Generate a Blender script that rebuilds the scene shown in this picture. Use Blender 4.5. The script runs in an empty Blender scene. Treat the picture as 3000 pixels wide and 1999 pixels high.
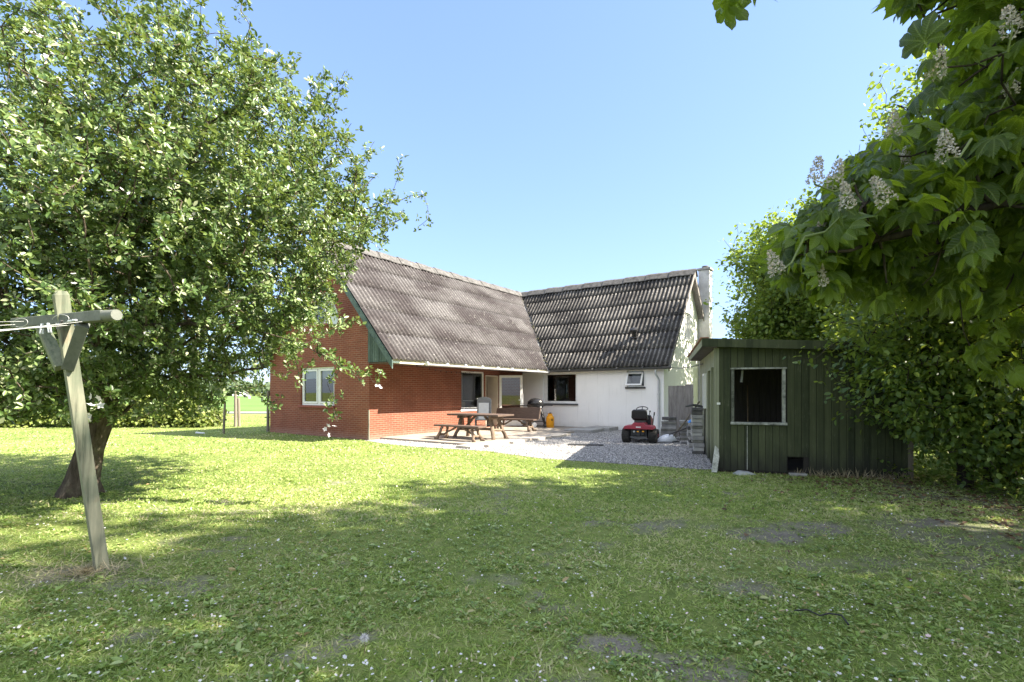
import bpy, bmesh, math, random
import numpy as np
from mathutils import Vector, Matrix
R = math.radians
random.seed(7)
rng = np.random.default_rng(11)
scene = bpy.context.scene
COL = scene.collection

# ------------------------------------------------------------------ camera, sky, sun, exposure
cam_d = bpy.data.cameras.new("camera")
cam = bpy.data.objects.new("camera", cam_d); COL.objects.link(cam)
cam.location = (0, 0, 1.5); cam.rotation_euler = (R(90), 0, 0)
cam_d.sensor_width = 36; cam_d.lens = 18.0; cam_d.shift_y = 0.0502
cam_d.clip_start = 0.05; cam_d.clip_end = 3000
scene.camera = cam

SUN_AZ = math.atan2(1.07, -0.218)      # from +Y towards +X
SUN_EL = R(42.5)
world = bpy.data.worlds.new("World"); scene.world = world; world.use_nodes = True
wn = world.node_tree; wn.nodes.clear()
sky = wn.nodes.new("ShaderNodeTexSky"); sky.sky_type = 'NISHITA'; sky.sun_disc = False
sky.sun_elevation = SUN_EL; sky.sun_rotation = SUN_AZ
sky.air_density = 1.0; sky.dust_density = 0.7; sky.ozone_density = 2.6; sky.altitude = 0
bg = wn.nodes.new("ShaderNodeBackground"); bg.inputs['Strength'].default_value = 0.102
wo = wn.nodes.new("ShaderNodeOutputWorld")
wb = wn.nodes.new("ShaderNodeMix"); wb.data_type = 'RGBA'; wb.blend_type = 'MULTIPLY'; wb.inputs[0].default_value = 1.0
wb.inputs[7].default_value = (0.76, 0.89, 1.18, 1)      # white balance of the whole sky
gm = wn.nodes.new("ShaderNodeGamma"); gm.inputs[1].default_value = 0.6     # softer fall-off towards the horizon
wn.links.new(sky.outputs[0], gm.inputs[0]); wn.links.new(gm.outputs[0], wb.inputs[6]); # unseen cloud added overhead and behind the camera to brighten the shade; clear ahead
wtc = wn.nodes.new("ShaderNodeTexCoord"); wsp = wn.nodes.new("ShaderNodeSeparateXYZ"); wn.links.new(wtc.outputs['Generated'], wsp.inputs[0])
def wmath(op, a, b, c=None):
    n = wn.nodes.new("ShaderNodeMath"); n.operation = op
    for i, v in enumerate((a, b, c)):
        if v is None: continue
        if isinstance(v, (int, float)): n.inputs[i].default_value = v
        else: wn.links.new(v, n.inputs[i])
    return n.outputs[0]
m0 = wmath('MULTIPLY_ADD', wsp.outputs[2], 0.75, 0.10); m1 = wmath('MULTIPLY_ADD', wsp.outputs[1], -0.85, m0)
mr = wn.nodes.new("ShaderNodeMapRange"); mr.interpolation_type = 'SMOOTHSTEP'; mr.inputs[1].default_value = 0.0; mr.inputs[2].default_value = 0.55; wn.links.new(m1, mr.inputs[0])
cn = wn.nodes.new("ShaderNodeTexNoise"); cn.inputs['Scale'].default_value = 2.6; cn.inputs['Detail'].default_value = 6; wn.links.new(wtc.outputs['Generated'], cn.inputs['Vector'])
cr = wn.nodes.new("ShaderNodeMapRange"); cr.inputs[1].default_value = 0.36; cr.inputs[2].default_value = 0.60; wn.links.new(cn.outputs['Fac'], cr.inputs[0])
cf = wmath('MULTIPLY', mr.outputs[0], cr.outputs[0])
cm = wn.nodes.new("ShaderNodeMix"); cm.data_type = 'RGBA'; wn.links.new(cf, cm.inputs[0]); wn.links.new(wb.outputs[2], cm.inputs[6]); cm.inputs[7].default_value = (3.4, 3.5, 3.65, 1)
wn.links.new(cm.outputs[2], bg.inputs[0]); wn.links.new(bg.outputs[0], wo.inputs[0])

sd = bpy.data.lights.new("sun", 'SUN'); sd.energy = 4.0; sd.angle = R(0.53); sd.color = (1.0, 0.91, 0.77)
sun = bpy.data.objects.new("sun", sd); COL.objects.link(sun)
sv = Vector((math.sin(SUN_AZ)*math.cos(SUN_EL), math.cos(SUN_AZ)*math.cos(SUN_EL), math.sin(SUN_EL)))
sun.rotation_euler = sv.to_track_quat('Z', 'Y').to_euler()
scene.view_settings.view_transform = 'Standard'; scene.view_settings.look = 'None'
scene.view_settings.exposure = 2.42; scene.view_settings.gamma = 1.0
scene.view_settings.use_curve_mapping = False
scene.cycles.max_bounces = 7; scene.cycles.transparent_max_bounces = 8
scene.cycles.diffuse_bounces = 4

# ------------------------------------------------------------------ node helpers
def N(nt, typ, ins=None, **props):
    n = nt.nodes.new(typ)
    for k, v in props.items(): setattr(n, k, v)
    for k, v in (ins or {}).items():
        s = n.inputs[k]
        if hasattr(v, 'is_output') or isinstance(v, bpy.types.NodeSocket): nt.links.new(v, s)
        else: s.default_value = v
    return n
def c4(c): return (c[0], c[1], c[2], 1.0)
def mixc(nt, fac, a, b, blend='MIX'):
    n = nt.nodes.new('ShaderNodeMix'); n.data_type = 'RGBA'; n.blend_type = blend; n.clamp_factor = True
    for i, v in ((0, fac), (6, a), (7, b)):
        if isinstance(v, bpy.types.NodeSocket): nt.links.new(v, n.inputs[i])
        elif i == 0: n.inputs[0].default_value = v
        else: n.inputs[i].default_value = c4(v)
    return n.outputs[2]
def ramp(nt, fac, stops, interp='LINEAR'):
    n = nt.nodes.new('ShaderNodeValToRGB'); n.color_ramp.interpolation = interp
    els = n.color_ramp.elements
    while len(els) < len(stops): els.new(0.5)
    for e, (p, c) in zip(els, stops):
        e.position = p; e.color = c4(c) if not isinstance(c, (int, float)) else (c, c, c, 1)
    nt.links.new(fac, n.inputs[0]); return n.outputs[0]
def math_(nt, op, a, b=0.0, c=0.0):
    n = nt.nodes.new('ShaderNodeMath'); n.operation = op
    for i, v in enumerate((a, b, c)):
        if isinstance(v, bpy.types.NodeSocket): nt.links.new(v, n.inputs[i])
        else: n.inputs[i].default_value = v
    return n.outputs[0]
def coords(nt, kind='Object', scale=(1, 1, 1), rot=(0, 0, 0)):
    tc = nt.nodes.new('ShaderNodeTexCoord'); mp = nt.nodes.new('ShaderNodeMapping')
    mp.inputs['Scale'].default_value = scale; mp.inputs['Rotation'].default_value = rot
    nt.links.new(tc.outputs[kind], mp.inputs[0]); return mp.outputs[0]
def noise(nt, vec, scale, detail=4, rough=0.55, out='Fac'):
    return N(nt, 'ShaderNodeTexNoise', {'Vector': vec, 'Scale': scale, 'Detail': detail, 'Roughness': rough}).outputs[out]
def newmat(name):
    m = bpy.data.materials.new(name); m.use_nodes = True; m.node_tree.nodes.clear()
    return m, m.node_tree
def finish(nt, col, rough=0.7, metal=0.0, spec=0.4, bump=None, bstr=0.3, bdist=0.01, extra=None):
    p = N(nt, 'ShaderNodeBsdfPrincipled', {'Metallic': metal, 'Specular IOR Level': spec})
    for k, v in (('Base Color', col), ('Roughness', rough)):
        if isinstance(v, bpy.types.NodeSocket): nt.links.new(v, p.inputs[k])
        else: p.inputs[k].default_value = c4(v) if k == 'Base Color' else v
    if bump is not None:
        b = N(nt, 'ShaderNodeBump', {'Height': bump, 'Strength': bstr, 'Distance': bdist})
        nt.links.new(b.outputs[0], p.inputs['Normal'])
    o = nt.nodes.new('ShaderNodeOutputMaterial'); nt.links.new(p.outputs[0], o.inputs[0])
    return p
def plain(name, c1, c2, scale=6, rough=0.6, metal=0.0, bstr=0.15, stretch=(1, 1, 1), spec=0.4, kind='Object', fine=60):
    m, nt = newmat(name); v = coords(nt, kind, stretch)
    f = noise(nt, v, scale, 5, 0.6); g = noise(nt, v, fine, 3, 0.6)
    f2 = math_(nt, 'ADD', math_(nt, 'MULTIPLY', f, 0.7), math_(nt, 'MULTIPLY', g, 0.3))
    col = ramp(nt, f2, [(0.32, c1), (0.68, c2)])
    finish(nt, col, rough, metal, spec, g, bstr, 0.005)
    return m

# ------------------------------------------------------------------ materials
def m_brick(name, ca, cb, mortar):
    m, nt = newmat(name); v = coords(nt, 'UV')
    b = N(nt, 'ShaderNodeTexBrick', {'Vector': v, 'Color1': c4(ca), 'Color2': c4(cb), 'Mortar': c4(mortar), 'Scale': 1.0,
        'Mortar Size': 0.008, 'Mortar Smooth': 0.2, 'Bias': 0.0, 'Brick Width': 0.24, 'Row Height': 0.067}, offset=0.5, squash=1.0)
    n1 = noise(nt, v, 1.3, 4); n2 = noise(nt, v, 30, 3)
    col = mixc(nt, ramp(nt, n1, [(0.35, 0.0), (0.7, 0.5)]), b.outputs[0], (0.13, 0.038, 0.024))
    col = mixc(nt, math_(nt, 'MULTIPLY', n2, 0.35), col, (0.26, 0.11, 0.068))
    # efflorescence low on the wall, broken up
    sep = N(nt, 'ShaderNodeSeparateXYZ', {'Vector': v})
    low = ramp(nt, math_(nt, 'ADD', sep.outputs[1], math_(nt, 'MULTIPLY', noise(nt, v, 5, 4), 0.35)), [(0.16, 1.0), (0.42, 0.0)])
    col = mixc(nt, math_(nt, 'MULTIPLY', low, 0.3), col, (0.40, 0.30, 0.25))
    h = math_(nt, 'ADD', math_(nt, 'MULTIPLY', b.outputs[1], -1.0), math_(nt, 'MULTIPLY', n2, 0.4))
    finish(nt, col, 0.85, 0, 0.25, h, 0.6, 0.006); return m
MBRICK = m_brick("red_brick", (0.255, 0.072, 0.039), (0.18, 0.048, 0.028), (0.33, 0.21, 0.155))

def m_render():
    m, nt = newmat("white_render"); v = coords(nt, 'UV')
    n1 = noise(nt, v, 0.9, 5); n2 = noise(nt, v, 60, 4); n3 = noise(nt, coords(nt, 'UV', (6, .5, 1)), 1.6, 5)
    col = ramp(nt, n1, [(0.3, (0.84, 0.83, 0.81)), (0.7, (0.90, 0.89, 0.87))])
    st = ramp(nt, n3, [(0.55, 0.0), (0.85, 0.4)])
    col = mixc(nt, st, col, (0.55, 0.55, 0.52))
    sep = N(nt, 'ShaderNodeSeparateXYZ', {'Vector': v})
    low = ramp(nt, math_(nt, 'ADD', sep.outputs[1], math_(nt, 'MULTIPLY', noise(nt, v, 3, 5), 0.5)), [(0.25, 1.0), (0.55, 0.0)])
    col = mixc(nt, math_(nt, 'MULTIPLY', low, 0.35), col, (0.5, 0.5, 0.46))
    finish(nt, col, 0.9, 0, 0.2, math_(nt, 'ADD', n2, math_(nt, 'MULTIPLY', noise(nt, v, 7, 3), 1.5)), 0.25, 0.01); return m
MRENDER = m_render()

def m_roof(name, base1, base2, lich, amount, dark, seam, valley):
    m, nt = newmat(name); v = coords(nt, 'UV')
    n1 = noise(nt, v, 0.55, 5, 0.6); n2 = noise(nt, v, 9, 5, 0.7); n3 = noise(nt, v, 34, 4, 0.75)
    nb = noise(nt, coords(nt, 'UV', (.5, 1.5, 1)), 0.8, 4, .6)
    col = ramp(nt, n2, [(0.3, base1), (0.72, base2)])
    # each sheet weathers on its own
    sep = N(nt, 'ShaderNodeSeparateXYZ', {'Vector': v})
    cu = math_(nt, 'FLOOR', math_(nt, 'DIVIDE', sep.outputs[0], 1.062)); cv = math_(nt, 'FLOOR', math_(nt, 'DIVIDE', sep.outputs[1], 1.1))
    cc = N(nt, 'ShaderNodeCombineXYZ', {'X': cu, 'Y': cv})
    wn_ = N(nt, 'ShaderNodeTexWhiteNoise', {'Vector': cc.outputs[0]}, noise_dimensions='2D').outputs[0]
    sh = math_(nt, 'ADD', math_(nt, 'MULTIPLY', n1, 0.6), math_(nt, 'ADD', math_(nt, 'MULTIPLY', wn_, 0.13), math_(nt, 'MULTIPLY', nb, 0.42)))
    li = math_(nt, 'MULTIPLY', ramp(nt, sh, [(0.50, 0.0), (0.70, 1.0)]), ramp(nt, n3, [(0.36, 0.0), (0.6, 1.0)]))
    col = mixc(nt, math_(nt, 'MULTIPLY', li, amount), col, lich)
    # lichen dots and moss clumps
    vo = N(nt, 'ShaderNodeTexVoronoi', {'Vector': v, 'Scale': 9.0, 'Randomness': 1.0}).outputs['Distance']
    dots = math_(nt, 'MULTIPLY', ramp(nt, vo, [(0.13, 1.0), (0.24, 0.0)]), ramp(nt, n2, [(0.42, 0.0), (0.55, 1.0)]))
    col = mixc(nt, math_(nt, 'MULTIPLY', dots, dark), col, (0.62, 0.60, 0.55))
    vo2 = N(nt, 'ShaderNodeTexVoronoi', {'Vector': v, 'Scale': 5.0}).outputs['Distance']
    moss = math_(nt, 'MULTIPLY', ramp(nt, vo2, [(0.10, 1.0), (0.17, 0.0)]), ramp(nt, noise(nt, v, 1.2, 3), [(0.5, 0.0), (0.62, 1.0)]))
    col = mixc(nt, moss, col, (0.025, 0.022, 0.016))
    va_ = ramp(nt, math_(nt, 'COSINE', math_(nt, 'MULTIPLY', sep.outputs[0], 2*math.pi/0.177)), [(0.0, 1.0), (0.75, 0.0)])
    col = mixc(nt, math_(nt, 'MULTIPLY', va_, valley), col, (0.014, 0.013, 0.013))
    if seam:
        fr = math_(nt, 'FRACT', math_(nt, 'DIVIDE', sep.outputs[0], 1.062))
        ln = ramp(nt, fr, [(0.0, 1.0), (0.018, 0.9), (0.03, 0.0)])
        col = mixc(nt, math_(nt, 'MULTIPLY', ln, seam), col, (0.03, 0.028, 0.028))
    finish(nt, col, 0.92, 0, 0.2, n3, 0.35, 0.01); return m
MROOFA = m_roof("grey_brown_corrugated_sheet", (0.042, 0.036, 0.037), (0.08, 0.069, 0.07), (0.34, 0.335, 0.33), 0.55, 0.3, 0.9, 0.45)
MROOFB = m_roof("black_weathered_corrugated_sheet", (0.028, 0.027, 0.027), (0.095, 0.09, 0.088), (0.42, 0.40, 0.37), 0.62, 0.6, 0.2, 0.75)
MRIDGE = plain("pale_ridge_tile", (0.035, 0.033, 0.031), (0.16, 0.155, 0.15), 7, 0.9, 0, 0.5, fine=40)
MWHITE = plain("white_paint", (0.70, 0.70, 0.68), (0.82, 0.82, 0.80), 8, 0.45)
MCREAM = plain("cream_board", (0.55, 0.50, 0.36), (0.68, 0.64, 0.50), 8, 0.6)
MBEIGE = plain("beige_reveal", (0.55, 0.47, 0.38), (0.66, 0.58, 0.48), 5, 0.7)
MINNER = plain("dusty_dark_boards", (0.030, 0.027, 0.024), (0.066, 0.060, 0.054), 3, 0.9, 0, 0.3, (10, 10, .8))
MSLATE = plain("dark_slate_sill", (0.05, 0.05, 0.055), (0.10, 0.10, 0.105), 8, 0.6)
MDARK = plain("dark_interior", (0.02, 0.018, 0.016), (0.038, 0.034, 0.03), 4, 0.9)
MGUT = plain("grey_gutter_plastic", (0.52, 0.54, 0.56), (0.66, 0.68, 0.70), 5, 0.35)
MGUTD = plain("dark_gutter_plastic", (0.05, 0.05, 0.05), (0.10, 0.10, 0.10), 6, 0.5)
MZINC = plain("zinc_pipe", (0.45, 0.48, 0.50), (0.60, 0.63, 0.66), 4, 0.4, 0.3)
MLEAD = plain("lead_flashing", (0.08, 0.085, 0.09), (0.17, 0.18, 0.19), 6, 0.6)
MGREENW = None
def m_planks(name, c1, c2, worn, amount, kind='UV'):
    m, nt = newmat(name); v = coords(nt, kind, (22, 1.2, 1)); v2 = coords(nt, kind); 
    n1 = noise(nt, v, 1.0, 5, 0.65); n2 = noise(nt, v2, 2.2, 5, 0.6); n3 = noise(nt, coords(nt, kind, (60, 5, 1)), 1.0, 4, 0.7)
    sep = N(nt, 'ShaderNodeSeparateXYZ', {'Vector': v2})
    pk = N(nt, 'ShaderNodeTexWhiteNoise', {'W': math_(nt, 'FLOOR', math_(nt, 'DIVIDE', sep.outputs[0], 0.12))}, noise_dimensions='1D').outputs[0]
    f = math_(nt, 'ADD', math_(nt, 'MULTIPLY', n1, 0.5), math_(nt, 'ADD', math_(nt, 'MULTIPLY', pk, 0.3), math_(nt, 'MULTIPLY', n2, 0.3)))
    col = ramp(nt, f, [(0.35, c1), (0.75, c2)])
    w = math_(nt, 'MULTIPLY', ramp(nt, n3, [(0.56, 0.0), (0.72, 1.0)]), ramp(nt, n2, [(0.45, 0.0), (0.65, 1.0)]))
    col = mixc(nt, math_(nt, 'MULTIPLY', w, amount), col, worn)
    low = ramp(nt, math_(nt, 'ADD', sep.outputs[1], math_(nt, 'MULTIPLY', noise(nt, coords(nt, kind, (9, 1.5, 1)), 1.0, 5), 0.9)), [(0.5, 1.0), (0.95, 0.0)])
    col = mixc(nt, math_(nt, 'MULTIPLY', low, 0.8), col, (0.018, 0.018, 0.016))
    finish(nt, col, 0.75, 0, 0.3, n1, 0.3, 0.006); return m
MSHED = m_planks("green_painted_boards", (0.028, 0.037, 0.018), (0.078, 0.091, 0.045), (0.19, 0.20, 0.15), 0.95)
MSHED_BOUNCE = m_planks("bounce_lit_green_boards", (0.19, 0.205, 0.135), (0.29, 0.30, 0.215), (0.36, 0.36, 0.28), 0.5)  # paler copy of the shed green, bounced light painted into the left side
MVERGE = m_planks("flaking_green_boards", (0.045, 0.07, 0.058), (0.10, 0.14, 0.12), (0.36, 0.40, 0.37), 1.0)
MVERGE_LOW = plain("green_bargeboard", (0.035, 0.062, 0.052), (0.13, 0.18, 0.16), 5, 0.7, fine=30)
MFELT = plain("roof_felt", (0.06, 0.055, 0.05), (0.15, 0.13, 0.12), 5, 0.95, 0, 0.4)
MTILE = plain("rusty_roof_edge", (0.22, 0.10, 0.06), (0.36, 0.20, 0.13), 9, 0.9, 0, 0.4)
MWORNDARK = plain("flaking_dark_paint", (0.03, 0.035, 0.025), (0.22, 0.23, 0.19), 9, 0.85, 0, 0.5, fine=35)
MWORNMID = plain("half_flaked_white_paint", (0.05, 0.055, 0.045), (0.52, 0.54, 0.50), 7, 0.85, 0, 0.5, fine=25)
MWORNWHITE = plain("flaking_white_paint", (0.16, 0.17, 0.14), (0.72, 0.73, 0.68), 9, 0.8, 0, 0.5, fine=35)
MPLANK = plain("brown_oiled_planks", (0.06, 0.04, 0.03), (0.145, 0.098, 0.074), 3, 0.65, 0, 0.3, (2, 2, 12))
MLOG = plain("peeled_log_wood", (0.075, 0.052, 0.036), (0.25, 0.18, 0.125), 6, 0.75, 0, 0.4)
MPOST = m_planks("grey_green_treated_post", (0.15, 0.155, 0.115), (0.27, 0.265, 0.20), (0.34, 0.33, 0.27), 0.5, 'Object')
def m_post():
    m, nt = newmat("weathered_treated_timber"); v = coords(nt, 'Object', (30, 30, 1.2)); v2 = coords(nt, 'Object')
    n1 = noise(nt, v, 1.0, 5, .65); n2 = noise(nt, v2, 3.0, 4, .6)
    col = ramp(nt, n1, [(0.34, (0.085, 0.09, 0.065)), (0.45, (0.17, 0.175, 0.125)), (0.7, (0.29, 0.285, 0.21))])
    col = mixc(nt, ramp(nt, n2, [(0.45, 0.0), (0.75, 0.65)]), col, (0.12, 0.17, 0.11))
    col = mixc(nt, ramp(nt, noise(nt, v2, 8, 4), [(0.6, 0.0), (0.75, 0.6)]), col, (0.22, 0.16, 0.10))
    finish(nt, col, 0.85, 0, 0.25, n1, 0.4, 0.004); return m
MPOST = m_post()
MARM = plain("dark_weathered_timber", (0.075, 0.085, 0.075), (0.17, 0.18, 0.155), 4, 0.85, 0, 0.4, (1, 1, 1), fine=40)
MPOLE = plain("grey_fence_timber", (0.13, 0.11, 0.085), (0.26, 0.23, 0.18), 5, 0.85, 0, 0.4, (3, 3, .6))
MCONC = plain("grey_concrete_paver", (0.22, 0.22, 0.215), (0.40, 0.39, 0.37), 7, 0.95, 0, 0.4)
MCONCL = plain("pale_concrete_paver", (0.34, 0.335, 0.32), (0.52, 0.51, 0.48), 7, 0.95, 0, 0.4)
MCONCM = plain("mossy_concrete_paver", (0.13, 0.13, 0.115), (0.27, 0.265, 0.23), 7, 0.95, 0, 0.4)
MCONCD = plain("damp_concrete_block", (0.06, 0.06, 0.058), (0.15, 0.145, 0.14), 7, 0.95, 0, 0.4)
MSTEP = plain("pale_edge_slab", (0.34, 0.30, 0.25), (0.50, 0.46, 0.40), 7, 0.95, 0, 0.4)
MBOARD = plain("weathered_grey_board", (0.13, 0.115, 0.11), (0.32, 0.30, 0.29), 3, 0.9, 0, 0.3, (8, 8, .8))
MBLACK = plain("black_plastic", (0.012, 0.012, 0.013), (0.028, 0.028, 0.03), 6, 0.45)
MBLACKG = plain("black_enamel", (0.010, 0.010, 0.011), (0.02, 0.02, 0.022), 6, 0.25, 0, 0.02)
MRUBBER = plain("black_rubber", (0.014, 0.014, 0.013), (0.045, 0.042, 0.038), 14, 0.9, 0, 0.5)
MGREYPL = plain("charcoal_chair_plastic", (0.035, 0.04, 0.048), (0.06, 0.066, 0.075), 5, 0.5)
MGREYSL = plain("grey_chair_fabric", (0.14, 0.16, 0.19), (0.19, 0.21, 0.24), 5, 0.6)
MRED = plain("faded_red_paint", (0.24, 0.018, 0.035), (0.36, 0.045, 0.07), 4, 0.4, 0, 0.05)
MYEL = plain("yellow_gas_paint", (0.72, 0.30, 0.008), (0.82, 0.38, 0.015), 5, 0.4, 0, 0.05)
MSTEEL = plain("dull_steel", (0.30, 0.30, 0.31), (0.50, 0.50, 0.50), 6, 0.4, 0.8)
MBLUE = plain("blue_plastic", (0.05, 0.22, 0.62), (0.10, 0.32, 0.75), 5, 0.5)
MDISH = plain("pale_grey_dish_paint", (0.48, 0.52, 0.51), (0.60, 0.63, 0.62), 4, 0.5)
MCURT = plain("pale_curtain", (0.40, 0.38, 0.36), (0.55, 0.53, 0.50), 6, 0.9)
MPEG = plain("white_peg_plastic", (0.62, 0.64, 0.68), (0.78, 0.80, 0.84), 20, 0.5)
MWIRE = plain("pale_wire", (0.40, 0.41, 0.40), (0.58, 0.58, 0.56), 20, 0.5)
MPATIO = None
def m_patio():
    m, nt = newmat("patio_slabs"); v = coords(nt, 'Object')
    b = N(nt, 'ShaderNodeTexBrick', {'Vector': v, 'Color1': c4((0.33, 0.29, 0.245)), 'Color2': c4((0.25, 0.225, 0.195)), 'Mortar': c4((0.10, 0.085, 0.065)),
        'Scale': 1.0, 'Mortar Size': 0.008, 'Brick Width': 0.5, 'Row Height': 0.5}, offset=0.0)
    n1 = noise(nt, v, 1.4, 6); n2 = noise(nt, v, 30, 4)
    col = mixc(nt, ramp(nt, n1, [(0.4, 0.0), (0.7, 0.6)]), b.outputs[0], (0.18, 0.15, 0.12))
    col = mixc(nt, math_(nt, 'MULTIPLY', n2, 0.4), col, (0.42, 0.37, 0.31))
    finish(nt, col, 0.95, 0, 0.2, n2, 0.4, 0.01); return m
MPATIO = m_patio()
def m_gravel():
    m, nt = newmat("pale_gravel"); v = coords(nt, 'Object')
    vo = N(nt, 'ShaderNodeTexVoronoi', {'Vector': v, 'Scale': 28.0})
    sepc = N(nt, 'ShaderNodeSeparateColor', {'Color': vo.outputs['Color']})
    col = ramp(nt, sepc.outputs[0], [(0.0, (0.10, 0.10, 0.105)), (0.35, (0.34, 0.33, 0.32)), (0.65, (0.52, 0.50, 0.48)), (1.0, (0.70, 0.68, 0.66))])
    edge = ramp(nt, vo.outputs['Distance'], [(0.35, 0.0), (0.75, 1.0)])
    col = mixc(nt, math_(nt, 'MULTIPLY', edge, 0.85), col, (0.06, 0.055, 0.05))
    n1 = noise(nt, v, 0.8, 5)
    col = mixc(nt, ramp(nt, n1, [(0.5, 0.0), (0.8, 0.4)]), col, (0.16, 0.14, 0.11))
    finish(nt, col, 0.9, 0, 0.3, math_(nt, 'MULTIPLY', vo.outputs['Distance'], -1.0), 0.8, 0.02); return m
MGRAVEL = m_gravel()
def m_stone():
    m, nt = newmat("gravel_stone"); a = N(nt, 'ShaderNodeAttribute', attribute_name='tint')
    col = ramp(nt, a.outputs['Fac'], [(0.0, (0.10, 0.10, 0.11)), (0.35, (0.36, 0.35, 0.34)), (0.75, (0.54, 0.52, 0.50)), (1.0, (0.74, 0.72, 0.70))])
    finish(nt, col, 0.85); return m
MSTONE = m_stone()
def m_ground():
    m, nt = newmat("lawn_soil"); v = coords(nt, 'Object')
    a = N(nt, 'ShaderNodeAttribute', attribute_name='dirt')
    n1 = noise(nt, v, 0.5, 5); n2 = noise(nt, v, 7, 5, .65); n3 = noise(nt, v, 45, 4, .7)
    f = math_(nt, 'ADD', math_(nt, 'MULTIPLY', n1, 0.35), math_(nt, 'ADD', math_(nt, 'MULTIPLY', n2, 0.35), math_(nt, 'MULTIPLY', n3, 0.35)))
    g = ramp(nt, f, [(0.34, (0.06, 0.09, 0.02)), (0.5, (0.155, 0.205, 0.055)), (0.62, (0.25, 0.275, 0.095)), (0.72, (0.32, 0.29, 0.14))])
    d = ramp(nt, math_(nt, 'ADD', math_(nt, 'MULTIPLY', n3, .6), math_(nt, 'MULTIPLY', n2, .4)), [(0.3, (0.11, 0.098, 0.08)), (0.65, (0.30, 0.275, 0.235))])
    col = mixc(nt, a.outputs['Fac'], g, d)
    finish(nt, col, 0.95, 0, 0.1, math_(nt, 'ADD', n3, n2), 0.7, 0.03); return m
MGROUND = m_ground()
def m_field():
    m, nt = newmat("field_crop"); v = coords(nt, 'Object', (.3, 1, 1))
    n2 = noise(nt, v, 1.5, 5, .65); n1 = noise(nt, v, 0.08, 3)
    col = ramp(nt, math_(nt, 'ADD', math_(nt, 'MULTIPLY', n1, .5), math_(nt, 'MULTIPLY', n2, .5)), [(0.35, (0.085, 0.16, 0.04)), (0.65, (0.15, 0.24, 0.07))])
    finish(nt, col, 0.95, 0, 0.1, n2, 0.5, 0.1); return m
MFIELD = m_field()
MROAD = plain("pale_asphalt", (0.16, 0.16, 0.165), (0.24, 0.24, 0.245), 3, 0.9)
def m_leaf(name, stops, trans, tmix=0.35, rough=0.45, vein=False):
    m, nt = newmat(name); a = N(nt, 'ShaderNodeAttribute', attribute_name='tint')
    col = ramp(nt, a.outputs['Fac'], stops)
    p = N(nt, 'ShaderNodeBsdfPrincipled', {'Roughness': rough, 'Specular IOR Level': 0.5, 'Base Color': col})
    if vein:
        v = coords(nt, 'UV'); sep = N(nt, 'ShaderNodeSeparateXYZ', {'Vector': v})
        ax = math_(nt, 'ABSOLUTE', sep.outputs[0])
        ph = math_(nt, 'MULTIPLY', math_(nt, 'SUBTRACT', sep.outputs[1], math_(nt, 'MULTIPLY', ax, 0.9)), 75.0)
        w = math_(nt, 'SINE', ph)
        mid = ramp(nt, ax, [(0.0, 1.0), (0.03, 0.0)])
        lines = math_(nt, 'MAXIMUM', ramp(nt, w, [(0.80, 0.0), (0.98, 0.5)]), mid)
        col2 = mixc(nt, lines, col, (0.17, 0.22, 0.07)); nt.links.new(col2, p.inputs['Base Color'])
        b = N(nt, 'ShaderNodeBump', {'Height': w, 'Strength': 0.5, 'Distance': 0.006}); nt.links.new(b.outputs[0], p.inputs['Normal'])
    t = N(nt, 'ShaderNodeBsdfTranslucent', {'Color': c4(trans)})
    tc = mixc(nt, 0.72, col, trans); nt.links.new(tc, t.inputs[0])
    mx = N(nt, 'ShaderNodeMixShader', {0: tmix, 1: p.outputs[0], 2: t.outputs[0]})
    o = nt.nodes.new('ShaderNodeOutputMaterial'); nt.links.new(mx.outputs[0], o.inputs[0]); return m
MAPPLE = m_leaf("apple_leaf", [(0.0, (0.026, 0.058, 0.016)), (0.45, (0.08, 0.142, 0.036)), (0.8, (0.20, 0.265, 0.095)), (1.0, (0.44, 0.46, 0.30))], (0.34, 0.44, 0.07), 0.22, 0.38)
MCHEST = m_leaf("chestnut_leaf", [(0.0, (0.010, 0.028, 0.007)), (0.55, (0.036, 0.078, 0.015)), (1.0, (0.15, 0.23, 0.035))], (0.44, 0.60, 0.03), 0.45, 0.42, True)
MHAZEL = m_leaf("hazel_leaf", [(0.0, (0.02, 0.05, 0.013)), (0.5, (0.065, 0.135, 0.03)), (1.0, (0.26, 0.36, 0.10))], (0.44, 0.52, 0.05), 0.45, 0.45)
MELM = m_leaf("elm_leaf", [(0.0, (0.05, 0.10, 0.02)), (0.6, (0.115, 0.185, 0.036)), (1.0, (0.24, 0.30, 0.06))], (0.38, 0.50, 0.05), 0.42, 0.5)
MHEDGE = m_leaf("hedge_leaf", [(0.0, (0.06, 0.095, 0.02)), (0.5, (0.15, 0.20, 0.04)), (1.0, (0.30, 0.33, 0.09))], (0.30, 0.36, 0.05), 0.35, 0.5)
MFAR = m_leaf("far_leaf", [(0.0, (0.07, 0.11, 0.06)), (1.0, (0.14, 0.19, 0.10))], (0.2, 0.3, 0.1), 0.3, 0.7)
MGRASS = m_leaf("grass_blade", [(0.0, (0.09, 0.155, 0.034)), (0.3, (0.245, 0.345, 0.082)), (0.65, (0.40, 0.49, 0.15)), (0.85, (0.47, 0.49, 0.23)), (1.0, (0.60, 0.53, 0.35))], (0.48, 0.62, 0.15), 0.40, 0.42)
MWEED = m_leaf("weed_leaf", [(0.0, (0.09, 0.155, 0.035)), (0.5, (0.225, 0.335, 0.08)), (0.85, (0.42, 0.50, 0.22)), (1.0, (0.40, 0.29, 0.15))], (0.5, 0.62, 0.10), 0.3, 0.35)
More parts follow.
